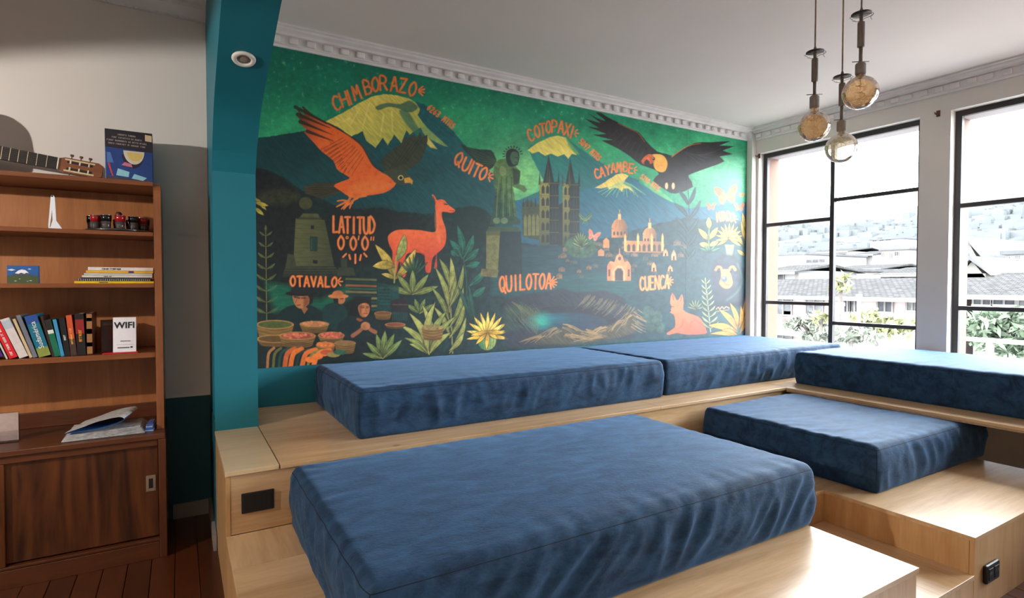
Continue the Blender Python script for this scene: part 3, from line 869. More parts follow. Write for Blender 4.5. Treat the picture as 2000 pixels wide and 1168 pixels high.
book('slim sky blue book beside the green one', 119, 126, -15, 624, (60, 140, 185))
book('black paperback with small white lettering', 127, 138, -11, 621, (22, 22, 24), title=(5,), tsize=.5)
book('orange and red spined paperback', 139, 150, -9, 616, (200, 80, 45), bands=((.0, .42, (60, 45, 35)),), title=(9, 4), tcol=(240, 190, 90), tsize=.5)
book('thick black paperback with red and gold spine lettering', 151, 168, -4, 613, (24, 20, 22), bands=((.52, .86, (140, 25, 22)),), title=(7,), tcol=(235, 150, 40), tsize=.5)
book('upright dark red book with patterned tan spine next to the wifi card', 170, 181, 0, 611, (58, 14, 12), depth=.19, bands=((.03, .97, (150, 105, 60)), (.2, .3, (60, 30, 25)), (.5, .62, (60, 30, 25)), (.8, .88, (60, 30, 25))))

cb_ = empty('book', (-.366, 3.70, SH[0] + .0025), 'dark red brown book turned with its cover to the front, behind the wifi card', 'book', 'books leaning on the lower bookcase shelf', rot=(math.radians(-4), 0, math.radians(9)))
MB().cbox(.004, .088, 0, .003, 0, .176, .001).build('cover_board', cmat('cover_dark_red', (58, 22, 15), rough=.3), cb_)
MB().cbox(.004, .088, .020, .023, 0, .176, .001).build('cover_board', cmat('cover_dark_red', (58, 22, 15)), cb_)
MB().box(.006, .086, .0032, .0198, .002, .173).build('pages', paper, cb_)
MB().box(.012, .07, -.0006, -.0001, .146, .160).build('cover_print', cmat('cover_brown_print', (88, 56, 44)), cb_)
MB().box(.036, .066, -.0006, -.0001, .07, .135).build('cover_print', cmat('cover_rust_print', (92, 38, 22)), cb_)

# ---- wifi card in a slim stand, on a red booklet
z0 = SH[0] + .0005
MB().cbox(-.352, -.196, 3.625, 3.72, z0, z0 + .005, .0015).build('red_booklet', cmat('red_card', (190, 20, 30)))
tag(bpy.data.objects['red_booklet'], 'flat red booklet lying under the wifi card', 'booklet')
wf = empty('wifi_sign', (-.256, 3.650, z0 + .0055), 'white card reading WIFI standing at the end of the book row', 'sign', rot=(math.radians(-5), 0, math.radians(-4)))
wh = cmat('white_card', (222, 220, 224), rough=.5, var=.03)
ink = cmat('black_ink', (24, 24, 28))
MB().cbox(-.052, .052, 0, .003, 0, .186, .0008).build('card', wh, wf)
MB().cbox(-.030, .030, .003, .045, 0, .004, .001).build('foot', wh, wf)
text_mesh('lettering', 'WIFI', .046, ink, wf, (0, -.0007, .142), (math.pi / 2, 0, 0), bold=.0014)
text_mesh('lettering', 'PASSWORD', .0085, ink, wf, (.004, -.0007, .058), (math.pi / 2, 0, 0))
MB().box(-.036, .040, -.0008, -.0001, .039, .0405).build('fine_print', cmat('grey_ink', (140, 140, 145)), wf)
MB().box(-.032, .022, -.0008, -.0001, .020, .026).build('print_bar', cmat('green_black_ink', (60, 80, 72)), wf)
MB().box(.026, .036, -.0008, -.0001, .021, .029).build('print_bar', ink, wf)

# ---- middle shelf: volcano picture and magazines
z0 = SH[1] + .0005
pc = empty('volcano_picture', (-.664, 3.625, z0), 'small painted block of a snowy volcano under blue sky', 'picture')
MB().cbox(-.060, .060, 0, .030, 0, .088, .001).build('block', cmat('picture_blue', (22, 84, 150)), pc)
def flat(pts, mt, par, name, y=-.0006): MB().prism(pts, 'y', y, y + .0005).build(name, mt, par)
flat([(-.060, 0), (.060, 0), (.060, .036), (.03, .042), (-.02, .044), (-.060, .036)], cmat('picture_green', (62, 76, 40)), pc, 'painted_field')
flat([(-.04, .040), (-.018, .062), (-.004, .067), (.010, .064), (.034, .040)], cmat('picture_slate', (60, 75, 95)), pc, 'painted_volcano', -.0012)
flat([(-.03, .050), (-.016, .064), (-.004, .069), (.010, .066), (.024, .050), (.014, .053), (.006, .047), (-.006, .053), (-.016, .047)], cmat('picture_snow', (225, 225, 228)), pc, 'painted_snow', -.0018)
for i, (a, b, w) in enumerate(((-.042, .066, .016), (.026, .071, .008), (-.028, .012, .006), (.03, .014, .006), (.018, .01, .004), (-.012, .022, .004))):
    flat([(a - w, b), (a, b + w * .35), (a + w, b), (a, b - w * .3)], cmat('picture_cloud', (200, 208, 215)), pc, 'painted_cloud' if i < 2 else 'painted_sheep', -.0020)
stack = [('yellow magazine at the bottom of the stack', 145, 302, .0125, (222, 180, 20), .22),
         ('spiral bound notebook with black wire in the stack', 151, 296, .012, (70, 66, 60), .20),
         ('thin dark magazine above the spiral notebook', 158, 292, .007, (60, 60, 58), .20),
         ('white magazine in the middle of the stack', 160, 299, .011, (205, 200, 190), .20),
         ('pale grey magazine in the upper stack', 164, 299, .012, (185, 182, 176), .20),
         ('yellow magazine with a purple stripe near the top of the stack', 168, 301, .0135, (215, 165, 40), .20),
         ('white magazine lying on top of the stack', 172, 301, .018, (215, 205, 198), .20)]
z = z0
for n, (lb, a, b, t, c, dp) in enumerate(stack):
    xa, xb = PX(a, 540, 3.635)[0], PX(b, 540, 3.635)[0] - .003
    r = empty('magazine', (xa, 3.632, z), lb, 'magazine', 'magazines stacked on the middle bookcase shelf')
    L_ = xb - xa
    cm = cmat('magazine_%d_%d_%d' % c, c, rough=.35)
    MB().cbox(0, L_, 0, dp, 0, t - .0006, .0012).build('cover', cm, r)
    if n == 1:
        for q in range(34):
            if q == 0:
                rg = MB().tube([(.006 + .0045 * 0, -.001 + .005 * math.cos(w), .006 + .005 * math.sin(w)) for w in [k * math.pi / 5 for k in range(11)]], .0011, 5).build('wire_loop', cmat('silver_wire', (190, 190, 192)), r)
            else: put(rg.data, 'wire_loop', r, (q * (L_ - .012) / 33, 0, 0))
    if n == 5: MB().box(L_ * .62, L_ * .70, -.0006, .0, .001, t - .002).build('purple_stripe', cmat('purple_print', (70, 40, 95)), r)
    if n in (0, 3, 6): scrawl('title', ((9,), 0, 0, (6, 3), 0, 0, (5, 8))[n], t * .62, ink, r, (L_ * .36, -.0008, t * .45), (math.pi / 2, 0, 0), n)
    z += t

# ---- upper shelf: folded white tongs and a roulette set of shot glasses
z0 = SH[2] + .0005
tn = empty('plastic_tongs', (-.540, 3.66, z0), 'folded white plastic tongs standing on end on the upper shelf', 'tongs')
wp = cmat('white_plastic', (222, 226, 232), rough=.4, var=.02)
MB().prism([(-.028, 0), (-.016, 0), (-.022, .012), (-.004, .165), (-.010, .170), (-.016, .165), (-.0285, .02)], 'y', .006, .020).build('rear_arm', wp, tn)
MB().prism([(-.018, .006), (-.010, 0), (.030, 0), (.020, .018), (.006, .042), (.002, .160), (-.003, .170), (-.012, .168), (-.008, .045)], 'y', -.010, .005).build('front_arm', wp, tn)
MB().tube([(-.008, -.010, .166), (-.008, .020, .166)], .005, 8).build('hinge', wp, tn, True)
rc = (-.282, 3.79)
tr = empty('roulette_tray', (rc[0], rc[1], z0), 'round black roulette tray with a wooden knob on the upper shelf', 'tray')
MB().lathe([(.125, 0), (.158, .002), (.160, .012), (.150, .016), (.085, .014), (.07, .020), (.0, .020)], n=40).build('base', M['black'], tr, True)
MB().lathe([(.158, .008), (.162, .010), (.162, .012), (.159, .0125)], n=40).build('chrome_rim', cmat('chrome', (200, 200, 205), metal=1, rough=.15), tr, True)
MB().lathe([(.012, .018), (.008, .03), (.007, .085), (.012, .088), (.016, .098), (.0165, .106), (.011, .117), (0, .12)], n=20).build('knob', cmat('dark_brown_wood', (75, 38, 22)), tr, True)
gl = cmat('black_glass', (18, 18, 20), rough=.12); gr = cmat('red_glass', (150, 18, 24), rough=.15); gc = cmat('smoky_clear_glass', (70, 66, 66), rough=.08)
gm_ = None
for q in range(12):
    a = q * 2 * math.pi / 12 + .12
    red = q % 2
    g_ = empty('shot_glass', (rc[0] + .120 * math.cos(a), rc[1] + .120 * math.sin(a), z0 + .0168), ('shot glass with a red band standing on the roulette tray' if red else 'shot glass with a black band standing on the roulette tray'), 'glass', 'red banded shot glasses on the tray' if red else 'black banded shot glasses on the tray')
    g_.scale = (1.2, 1.2, 1.5)
    if q < 2:
        o = MB().lathe([(.015, 0), (.0165, .002), (.019, .024), (.018, .024), (.0, .01)], n=16).build('glass_body', gc, g_, True)
        p_ = MB().lathe([(.0191, .0245), (.0212, .044), (.0205, .0445), (.0185, .026), (.0, .020)], n=16).build('band', gr if red else gl, g_, True)
        t_ = MB().lathe([(.0205, .0448), (.0214, .0458), (.0205, .0468), (.0198, .0455)], n=16).build('rim', M['chrome'], g_, True)
        if q == 0: gmesh = [o.data, p_.data, t_.data]
        else: gmesh.append(p_.data)
    else:
        put(gmesh[0], 'glass_body', g_); put(gmesh[3] if red else gmesh[1], 'band', g_); put(gmesh[2], 'rim', g_)

# ---- top of the bookcase: guitar and board game
gx0 = PX(112, 320, 3.80)
gt = empty('guitar', (gx0[0], 3.80, gx0[2] + .002), 'classical guitar lying on top of the bookcase, head to the right', 'guitar', rot=(math.radians(-4), math.radians(7.2), 0))
ebony = cmat('ebony', (26, 24, 26), rough=.45); neckw = cmat('guitar_neck_wood', (96, 72, 58), rough=.4); headw = M['mahog']
fretm = cmat('fret_silver', (205, 195, 165), metal=.6, rough=.3); spruce = cmat('spruce_top', (205, 150, 80), rough=.35)
fl0 = .44
MB().prism([(0, -.031), (0, .031), (-fl0, .036), (-fl0, -.036)], 'y', -.008, 0).build('fretboard', ebony, gt)
MB().prism([(0, -.029), (0, .029), (-.40, .033), (-.40, -.033)], 'y', .0005, .026).build('neck', neckw, gt)
sc = .76
for n in range(1, 13):
    x = -sc * (1 - 2 ** (-n / 12)); hw = .031 + .005 * (-x / fl0)
    MB().box(x - .0014, x + .0014, -.0102, -.0081, -hw, hw).build('fret', fretm, gt)
MB().box(.0005, .006, -.012, 0, -.031, .031).build('nut', cmat('bone_white', (215, 205, 180)), gt)
hs = MB()
hs.prism([(.007, -.031), (.03, -.040), (.175, -.041), (.195, -.030), (.195, .030), (.175, .041), (.03, .040), (.007, .031)], 'y', -.004, .018)
hs_ = hs.build('headstock', headw, gt)
for s in (-1, 1):
    MB().cbox(.040, .150, -.0055, -.0035, s * .018 - .006, s * .018 + .006, .0006).build('slot', ebony, hs_)
    MB().cbox(.030, .160, -.0062, -.0056, s * .030 - .004, s * .030 + .004, .0002).build('tuner_plate', fretm, hs_)
    for k in range(3):
        x = .055 + k * .04
        MB().tube([(x, -.0062, s * .009), (x, -.0062, s * .027)], .004, 8).build('roller', cmat('bone_white', (215, 205, 180)), hs_)
        tp = MB().tube([(x, .006, s * .041), (x, .006, s * .052)], .003, 6)
        tp.cbox(x - .008, x + .008, .001, .011, s * .058 - .006, s * .058 + .006, .003)
        tp.build('tuner_button', cmat('dark_button', (92, 60, 40)), hs_)
for k in range(6):
    zz = -.024 + k * .0096
    MB().tube([(.004, -.0125, zz), (-sc * .99, -.016, zz * 1.25)], .0005, 4).build('string', cmat('nylon_string', (80, 76, 70)), gt)
half = catmull([(-.36, .045), (-.385, .14), (-.46, .195), (-.55, .185), (-.62, .155), (-.70, .175), (-.80, .225), (-.90, .205), (-.955, .11), (-.965, .0)], 5)  # unseen body, upper edge raised so its shadow reaches up the wall
low_ = catmull([(-.36, -.045), (-.385, -.10), (-.46, -.118), (-.55, -.118), (-.62, -.112), (-.70, -.122), (-.80, -.145), (-.90, -.140), (-.955, -.09), (-.965, .0)], 5)
out = [tuple(q) for q in half] + [tuple(q) for q in reversed(low_[:-1])]
MB().prism(out, 'y', .0, .004).build('sound_board', spruce, gt)
MB().prism(out, 'y', .0045, .098).build('body', headw, gt)
MB().prism([(-.50 + .052 * math.cos(k * math.pi / 12), .052 * math.sin(k * math.pi / 12)) for k in range(24)], 'y', -.0008, -.0002).build('sound_hole', ebony, gt)
MB().cbox(-sc - .012, -sc + .012, -.009, -.0004, -.09, .09, .003).build('bridge', ebony, gt)

bxc = empty('board_game_box', (-.226, 3.735, 2.0068), 'blue board game box standing upright on top of the bookcase', 'box', rot=(0, 0, math.radians(1)))
bw, bh = .108, .287
def bpart(b, n, m): return b.build(n, m, bxc)
bpart(MB().cbox(-bw, bw, 0, .205, 0, bh, .002), 'carton', cmat('game_box_blue', (20, 62, 128), rough=.35))
def fl2(pts, m, n, y=-.0008): return bpart(MB().prism(pts, 'y', y, y + .0006), n, m)
fl2([(-bw + .001, bh * .66), (bw - .001, bh * .62), (bw - .001, bh - .001), (-bw + .001, bh - .001)], cmat('game_box_black', (28, 30, 44), rough=.35), 'dark_band')
for i, (s, t) in enumerate((((6, 5), .92), ((4, 8, 2, 5), .86), ((5, 8, 2, 5, 5), .80), ((5, 8, 2, 6, 4), .74))):
    scrawl('lettering', s, (.0125, .0120, .0118, .0115)[i], cmat('box_lettering', (165, 155, 150)), bxc, (-.006, -.0012, bh * t - .004), (math.pi / 2, math.radians(1.5), 0), i)
fl2([(bw - .034, bh * .84), (bw - .003, bh * .83), (bw - .003, bh * .95), (bw - .034, bh * .96)], cmat('price_sticker', (205, 185, 150)), 'price_sticker', -.0016)
bowl = [(-.030 + .0, .0)] and [(.022 + .048 * math.cos(a), bh * .62 + .072 * math.sin(a)) for a in [math.pi + k * math.pi / 14 for k in range(15)]]
fl2([(.016 + .052 * math.cos(a), bh * .60 + .088 * math.sin(a)) for a in [math.pi + .2 + k * (math.pi - .4) / 14 for k in range(15)]], cmat('bowl_shadow_print', (40, 20, 55)), 'printed_bowl', -.0014)
fl2(bowl, cmat('bowl_print', (205, 198, 180)), 'printed_bowl', -.0020)
fl2([(.026 + .036 * math.cos(a), bh * .59 + .046 * math.sin(a)) for a in [math.pi + k * math.pi / 12 for k in range(13)]], cmat('bowl_yellow_print', (210, 185, 105)), 'printed_counters', -.0026)
fl2([(-.035, bh * .34), (.014, bh * .31), (.010, bh * .37), (-.020, bh * .40)], cmat('pink_print', (200, 110, 130)), 'printed_ribbon', -.0026)
fl2([(-.060, bh * .14), (-.004, bh * .12), (.0, bh * .22), (-.052, bh * .27)], cmat('card_print', (140, 195, 210)), 'printed_card', -.0014)
fl2([(.010, bh * .10), (.062, bh * .07), (.080, bh * .13), (.022, bh * .19)], cmat('card_print', (140, 195, 210)), 'printed_card', -.0014)
fl2([(-.100, bh * .56), (-.084, bh * .56), (-.070, bh * .37), (-.100, bh * .37)], cmat('sheet_print', (70, 110, 170)), 'printed_sheet', -.0014)
fl2([(-.098, bh * .36), (-.088, bh * .36), (-.072, bh * .12), (-.078, bh * .12)], cmat('red_print', (190, 60, 75)), 'printed_pencil', -.0014)
fl2([(-bw + .002, .004), (bw - .002, .004), (bw - .002, .022), (-bw + .002, .034)], cmat('print_strip', (60, 58, 70)), 'print_strip', -.0010)

# ---- counter: newspapers, brochure, clear stand
z0 = ZC + .0005
npm = mat('newsprint', (.50, .48, .46), .9, .35, 46, stretch=(1, 1.6, 1))
nw = empty('newspaper', (-.335, 3.62, z0), 'folded newspaper with a curled top page on the bookcase counter', 'newspaper', rot=(0, 0, math.radians(2)))
def sheet(prof, y0, y1, th, name, m, skew=0):
    """a page: profile in (x, z) swept in y"""
    b = MB(); n = len(prof)
    v = []
    for (yy, sk) in ((y0, 0), (y1, skew)):
        for (x, zz) in prof: v.append((x + sk, yy, zz))
        for (x, zz) in reversed(prof): v.append((x + sk, yy, zz - th))
    m2 = 2 * n
    f = [tuple(range(m2)), tuple(range(m2, 2 * m2))[::-1]] + [(i, m2 + i, m2 + (i + 1) % m2, (i + 1) % m2) for i in range(m2)]
    return b.add(v, f).build(name, m, nw, False)
for k in range(5):                                                  # folded quires, fold to the left
    z1 = .004 + .0062 * k
    fold = [(-.172 + .004 * k - .010 * math.sin(a), z1 + .0022 - .0022 * math.cos(a)) for a in [q * math.pi / 8 for q in range(9)]]
    prof_ = [(.165 - .006 * k, z1 - .0004)] + fold[::1] + [(.165 - .005 * k, z1 + .0042)]
    sheet(prof_, -.09 + .004 * k, .19 - .006 * k, .0012, 'quire', npm, .012)
cur = [(-.165, .033), (-.10, .034), (-.03, .038), (.02, .046), (.06, .056), (.075, .066), (.072, .074), (.055, .079), (.02, .077), (-.04, .068), (-.10, .052), (-.168, .036)]
cur = [(q[0] * 1.0, q[1] * 1.25 + .002) for q in catmull(cur, 4)]
sheet(cur[:len(cur) // 2], -.085, .17, .0008, 'blue_under_page', cmat('blue_newsprint', (28, 84, 150), rough=.9), .05)
sheet(cur[len(cur) // 2:], -.088, .175, .0008, 'curled_page', npm, .06)
br = empty('brochure', (-.141, 3.635, z0), 'glossy blue brochure beside the newspaper at the right end', 'brochure', rot=(0, 0, math.radians(-4)))
for k in range(4):
    MB().cbox(-.022 + .002 * k, .018 - .002 * k, -.075 + .004 * k, .085 - .006 * k, .0005 + k * .0095, .009 + k * .0095, .002).build('leaflet', cmat('brochure_blue', (38, 84, 150), rough=.3) if k % 2 else cmat('brochure_pale', (130, 150, 185), rough=.3), br)
M['acrylic'] = glass_mat('clear_acrylic', (.88, .88, .88), .12, .05)
ac = empty('acrylic_stand', (-.758, 3.66, z0), 'clear acrylic leaflet stand at the left edge of the counter', 'stand')
MB().cbox(-.06, .055, 0, .003, 0, .060, .001).build('front_lip', M['acrylic'], ac)
MB().cbox(-.06, .055, .045, .048, .0, .145, .001).build('back_plate', M['acrylic'], ac)
MB().cbox(-.06, .055, .0032, .0448, .0, .003, .001).build('floor_plate', M['acrylic'], ac)
MB().cbox(-.056, .050, .040, .0446, .0032, .142, .001).build('leaflet', cmat('pinkish_leaflet', (170, 148, 140)), ac)

# ================================================================== MURAL: a printed landscape on the back wall
# painted as point colours on a fine flat sheet; drawing coordinates are those of the photograph
def proj_wall(x, z):
    d = np.stack([x, np.full_like(x, Y_WALL - .004), z - CAM_H], -1)
    w = d @ _f
    return 1000 + F_PX * (d @ _r) / w, 584 - F_PX * (d @ _u) / w
MZ0, MZ1, MX0, MX1 = .898, 3.034, X_R + .002, 5.400
NXM, NZM = 1000, 560
_cols = np.array([on_y(p, 560, Y_WALL - .004)[0] for p in np.linspace(486, 1457.5, NXM)])
_cols = MX0 + (_cols - _cols[0]) / (_cols[-1] - _cols[0]) * (MX1 - MX0)
_gx, _gz = np.meshgrid(_cols, np.linspace(MZ0, MZ1, NZM))
GX, GY = proj_wall(_gx.ravel(), _gz.ravel())
NP = len(GX)
IMG = np.zeros((NP, 3))
_w2 = lambda sx, sy, s: gnoise(np.stack([GX * sx, GY * sy, np.full(NP, s)], 1))
NA = _w2(.11, .11, 1.5) + .6 * _w2(.27, .27, 4.5) + .4 * _w2(.55, .55, 8.5)     # dabs
NB = _w2(.018, .022, 2.5) + .5 * _w2(.05, .05, 6.5)                               # broad
NS = _w2(.05, .30, 3.5) + .5 * _w2(.1, .6, 7.5)                                   # horizontal strokes
ND = gnoise(np.stack([(GX + GY) * .05, (GX - GY) * .30, np.full(NP, 9.5)], 1))    # slanted strokes

def C_(c): return np.array(c, float)
def sdf(P, x, y):
    d = np.full(len(x), 1e9); ins = np.zeros(len(x), bool)
    n = len(P)
    for i in range(n):
        x0, y0 = P[i]; x1, y1 = P[(i + 1) % n]
        ex, ey = x1 - x0, y1 - y0
        L = ex * ex + ey * ey
        if L < 1e-9: continue
        t = np.clip(((x - x0) * ex + (y - y0) * ey) / L, 0, 1)
        d = np.minimum(d, (x - x0 - t * ex) ** 2 + (y - y0 - t * ey) ** 2)
        if y0 != y1:
            c = ((y0 > y) != (y1 > y)) & (x < ex * (y - y0) / ey + x0)
            ins ^= c
    d = np.sqrt(d)
    return np.where(ins, -d, d)
def sel(P, pad):
    P = np.array(P)
    return np.nonzero((GX > P[:, 0].min() - pad) & (GX < P[:, 0].max() + pad) & (GY > P[:, 1].min() - pad) & (GY < P[:, 1].max() + pad))[0]
def blend(k, a, col): IMG[k] = IMG[k] * (1 - a[:, None]) + col * a[:, None]
def fill(P, col, soft=1.3, a=1.0, smooth=0, c2=None, g=None, tex=.12, rough=0, tn=None):
    """filled shape; c2/g: second colour along the line g=((x0,y0),(x1,y1)); tex: brush variation; rough: ragged edge in px"""
    if smooth: P = catmull(P, smooth, True)
    P = [tuple(p) for p in P]
    k = sel(P, soft + rough + 2)
    if not len(k): return
    d = sdf(P, GX[k], GY[k])
    if rough: d = d + rough * NA[k]
    al = np.clip(.5 - d / soft, 0, 1) * a
    c = np.tile(C_(col), (len(k), 1))
    if c2 is not None:
        (x0, y0), (x1, y1) = g
        t = np.clip(((GX[k] - x0) * (x1 - x0) + (GY[k] - y0) * (y1 - y0)) / ((x1 - x0) ** 2 + (y1 - y0) ** 2) + .25 * NA[k], 0, 1)
        c = c * (1 - t[:, None]) + C_(c2) * t[:, None]
    if tex: c = c * (1 + tex * 1.6 * (NA if tn is None else tn)[k])[:, None]
    blend(k, al, c)
def stroke(P, w, col, a=1.0, soft=1.1, w2=None, smooth=4, tex=.1):
    if smooth and len(P) > 2: P = catmull(P, smooth)
    P = [tuple(p) for p in P]
    k = sel(P, max(w, w2 or 0) + 3)
    if not len(k): return
    x, y = GX[k], GY[k]
    best = np.full(len(k), 1e9); n = len(P) - 1
    for i in range(n):
        (x0, y0), (x1, y1) = P[i], P[i + 1]
        ex, ey = x1 - x0, y1 - y0; L = ex * ex + ey * ey + 1e-9
        t = np.clip(((x - x0) * ex + (y - y0) * ey) / L, 0, 1)
        r = w if w2 is None else w + (w2 - w) * (i + t) / n
        best = np.minimum(best, np.hypot(x - x0 - t * ex, y - y0 - t * ey) - r / 2)
    blend(k, np.clip(.5 - best / soft, 0, 1) * a, C_(col) * (1 + tex * 1.5 * NA[k])[:, None])
def ell(cx, cy, rx, ry, n=26, rot=0):
    c, s = math.cos(rot), math.sin(rot)
    return [(cx + rx * math.cos(t) * c - ry * math.sin(t) * s, cy + rx * math.cos(t) * s + ry * math.sin(t) * c) for t in [2 * math.pi * i / n for i in range(n)]]
def leaf(x0, y0, x1, y1, w, col, rib=None, bend=0.0, tex=.2):
    """leaf from its foot (x0,y0) to its tip (x1,y1)"""
    dx, dy = x1 - x0, y1 - y0; L = math.hypot(dx, dy); ux, uy = dx / L, dy / L; nx, ny = -uy, ux; w = w * .78
    prof = [(0, .12), (.15, .55), (.35, .95), (.55, 1), (.75, .72), (.9, .34), (1, 0)]
    mid = lambda t: (x0 + dx * t + nx * bend * L * math.sin(math.pi * t), y0 + dy * t + ny * bend * L * math.sin(math.pi * t))
    A = [(mid(t)[0] + nx * w / 2 * v, mid(t)[1] + ny * w / 2 * v) for t, v in prof]
    B = [(mid(t)[0] - nx * w / 2 * v, mid(t)[1] - ny * w / 2 * v) for t, v in reversed(prof)]
    cx_, cy_ = sum(a for a, _ in A + B) / 14, sum(b for _, b in A + B) / 14
    fill([(q[0] + (nx if i < 7 else -nx) * 1.3, q[1] + (ny if i < 7 else -ny) * 1.3) for i, q in enumerate(A + B)], C_(BG) * .6, 1.6, .75, tex=0)
    fill(A + B, C_(col) * .42, 1.2, tex=tex, c2=C_(col) * 1.22, g=((x0 + dx * .02, y0 + dy * .02), (x0 + dx * .8, y0 + dy * .8)))
    if rib is not None: stroke([mid(0), mid(.5), mid(.93)], 1.1, rib, .8, 1.0, .6)
def zz(ox, oy, s): return lambda *p: [(ox + a / s, oy + b / s) for a, b in p]
q4, q5, q6, q7, qc = zz(480, 60, 3.156), zz(480, 400, 3.54), zz(860, 160, 3.2258), zz(900, 400, 3.448), zz(1100, 220, 6.49)

def rgb(*c): return np.array(s2l(c))
def mixc(a, b, t): return np.array(a) * (1 - t) + np.array(b) * t
OR, ORL, YS, YSL = rgb(240, 104, 38), rgb(246, 140, 62), rgb(224, 206, 96), rgb(242, 230, 140)
SKD, SKM, SKL, SKX = rgb(0, 108, 88), rgb(8, 140, 102), rgb(48, 170, 110), rgb(124, 196, 118)
TD, TM, TB = rgb(4, 58, 62), rgb(10, 92, 96), rgb(22, 104, 122)
BK, BG, DK = rgb(20, 26, 26), rgb(14, 40, 38), rgb(26, 30, 34)
OL, OLL, GN, TL = rgb(112, 124, 62), rgb(160, 158, 84), rgb(40, 98, 66), rgb(20, 88, 78)

# --- sky
t = np.clip((GY - 90) / 260, 0, 1)
IMG[:] = SKD * (1 - t[:, None]) + SKM * t[:, None]
def glow(cx, cy, rx, ry, col, a):
    e = np.exp(-(((GX - cx) / rx) ** 2 + ((GY - cy) / ry) ** 2)) * a
    e = np.clip(e * (1 + .5 * NB + .35 * NS), 0, 1)
    blend(np.arange(NP), e, C_(col))
glow(560, 245, 90, 40, SKL, .75); glow(1010, 345, 70, 60, SKX, .9); glow(900, 250, 120, 50, SKL, .7)
glow(1330, 300, 130, 50, SKL, .9); glow(1400, 340, 80, 45, rgb(120, 200, 160), .7); glow(1180, 290, 60, 40, SKL, .8); glow(1120, 220, 120, 25, SKM, .6)
glow(1130, 345, 40, 30, SKX, .8)
sp = np.clip((NA - .42) * 3, 0, 1) * np.clip((330 - GY) / 120, 0, 1)
blend(np.arange(NP), sp * .38, SKX)
IMG *= (1 + .22 * NA + .18 * NB)[:, None]

# --- far ranges
fill([(480, 278), (504, 269), (545, 264), (591, 256), (612, 252), (640, 240), (700, 215), (749, 190), (790, 192), (828, 203), (870, 240), (905, 279), (940, 320), (975, 350), (1003, 388), (1003, 520), (480, 520)], TD, 1.6, c2=TM, g=((700, 400), (880, 240)), tex=.22, rough=1.2, tn=ND)
fill([(480, 345), (520, 330), (575, 345), (640, 300), (700, 320), (760, 300), (820, 310), (880, 300), (940, 340), (1000, 400), (1000, 520), (480, 520)], rgb(4, 70, 74), 14, .7, tex=.25, tn=ND)
fill(q6((460, 760), (620, 690), (660, 640), (550, 420), (600, 385), (700, 345), (770, 345), (830, 380), (900, 430), (1000, 500), (1100, 560), (1250, 620), (1300, 900), (460, 900)), rgb(12, 120, 108), 2, c2=rgb(10, 92, 98), g=((1085, 280), (1150, 400)), tex=.2, rough=1, tn=ND)
fill([(1003, 392), (1052, 386), (1100, 392), (1140, 372), (1165, 362), (1190, 348), (1212, 339), (1228, 345), (1262, 365), (1300, 388), (1345, 408), (1400, 400), (1460, 395), (1460, 520), (1003, 520)], TB, 1.6, c2=rgb(26, 88, 110), g=((1200, 350), (1200, 450)), tex=.2, rough=1, tn=ND)
# snow caps
fill(q4((495, 560), (600, 505), (700, 445), (780, 405), (850, 390), (930, 398), (1000, 415), (1045, 440), (1075, 480), (1060, 520), (1110, 590), (1070, 600), (1010, 640), (990, 610), (960, 690), (915, 640), (875, 705), (845, 660), (800, 720), (745, 680), (720, 620), (640, 655), (600, 615), (560, 590)), YS, 1.4, tex=.22, rough=1.3, c2=rgb(176, 176, 76), g=((720, 200), (770, 280)), tn=ND)
fill(q4((800, 468), (870, 445), (950, 452), (1010, 430), (1060, 470), (1030, 500), (985, 500), (940, 480), (880, 470), (820, 490)), rgb(20, 100, 84), 2, .85, 4)
fill(q4((945, 490), (1000, 500), (1040, 560), (1090, 640), (1060, 650), (1010, 600), (970, 550)), rgb(24, 110, 88), 3, .8, 3)
fill(q4((1050, 530), (1130, 610), (1245, 715), (1180, 690), (1110, 650), (1080, 600)), rgb(150, 178, 92), 2, .8, 2)
fill(q4((1110, 640), (1180, 730), (1140, 720), (1090, 670)), YS, 1.6, .8)
for a, b in (((700, 480), (640, 590)), ((760, 450), (720, 600)), ((850, 520), (830, 650)), ((900, 500), (905, 620)), ((640, 540), (560, 575))):
    stroke(q4(a, b), 3, YSL, .6, 3, 1)
fill(q6((550, 430), (610, 385), (690, 348), (740, 338), (790, 350), (815, 390), (835, 430), (860, 460), (830, 455), (805, 485), (780, 455), (740, 470), (700, 450), (660, 465), (620, 440), (580, 450)), YS, 1.4, tex=.2, rough=1.1, tn=ND)
fill(q6((790, 350), (830, 395), (880, 460), (845, 450), (805, 400)), rgb(90, 160, 90), 2, .8)
fill(qc((400, 955), (500, 900), (600, 830), (680, 780), (740, 770), (800, 785), (830, 800), (790, 850), (760, 900), (850, 950), (900, 1010), (820, 960), (760, 960), (750, 1010), (700, 960), (640, 950), (580, 980), (560, 940), (480, 960)), rgb(226, 196, 96), 1.3, tex=.2, rough=1, tn=ND)
for i in range(14):
    x = 520 + i * 42; stroke(qc((760 + (i - 6) * 14, 870 + abs(i - 6) * 6), (720 + (i - 6) * 46, 1010 + (i % 3) * 30)), 2.2, rgb(130, 190, 120), .6, 2, .8)
fill(qc((980, 820), (1050, 850), (1200, 960), (1400, 1130), (1330, 1110), (1150, 1010), (1040, 920)), rgb(100, 190, 120), 2, .7, 3)

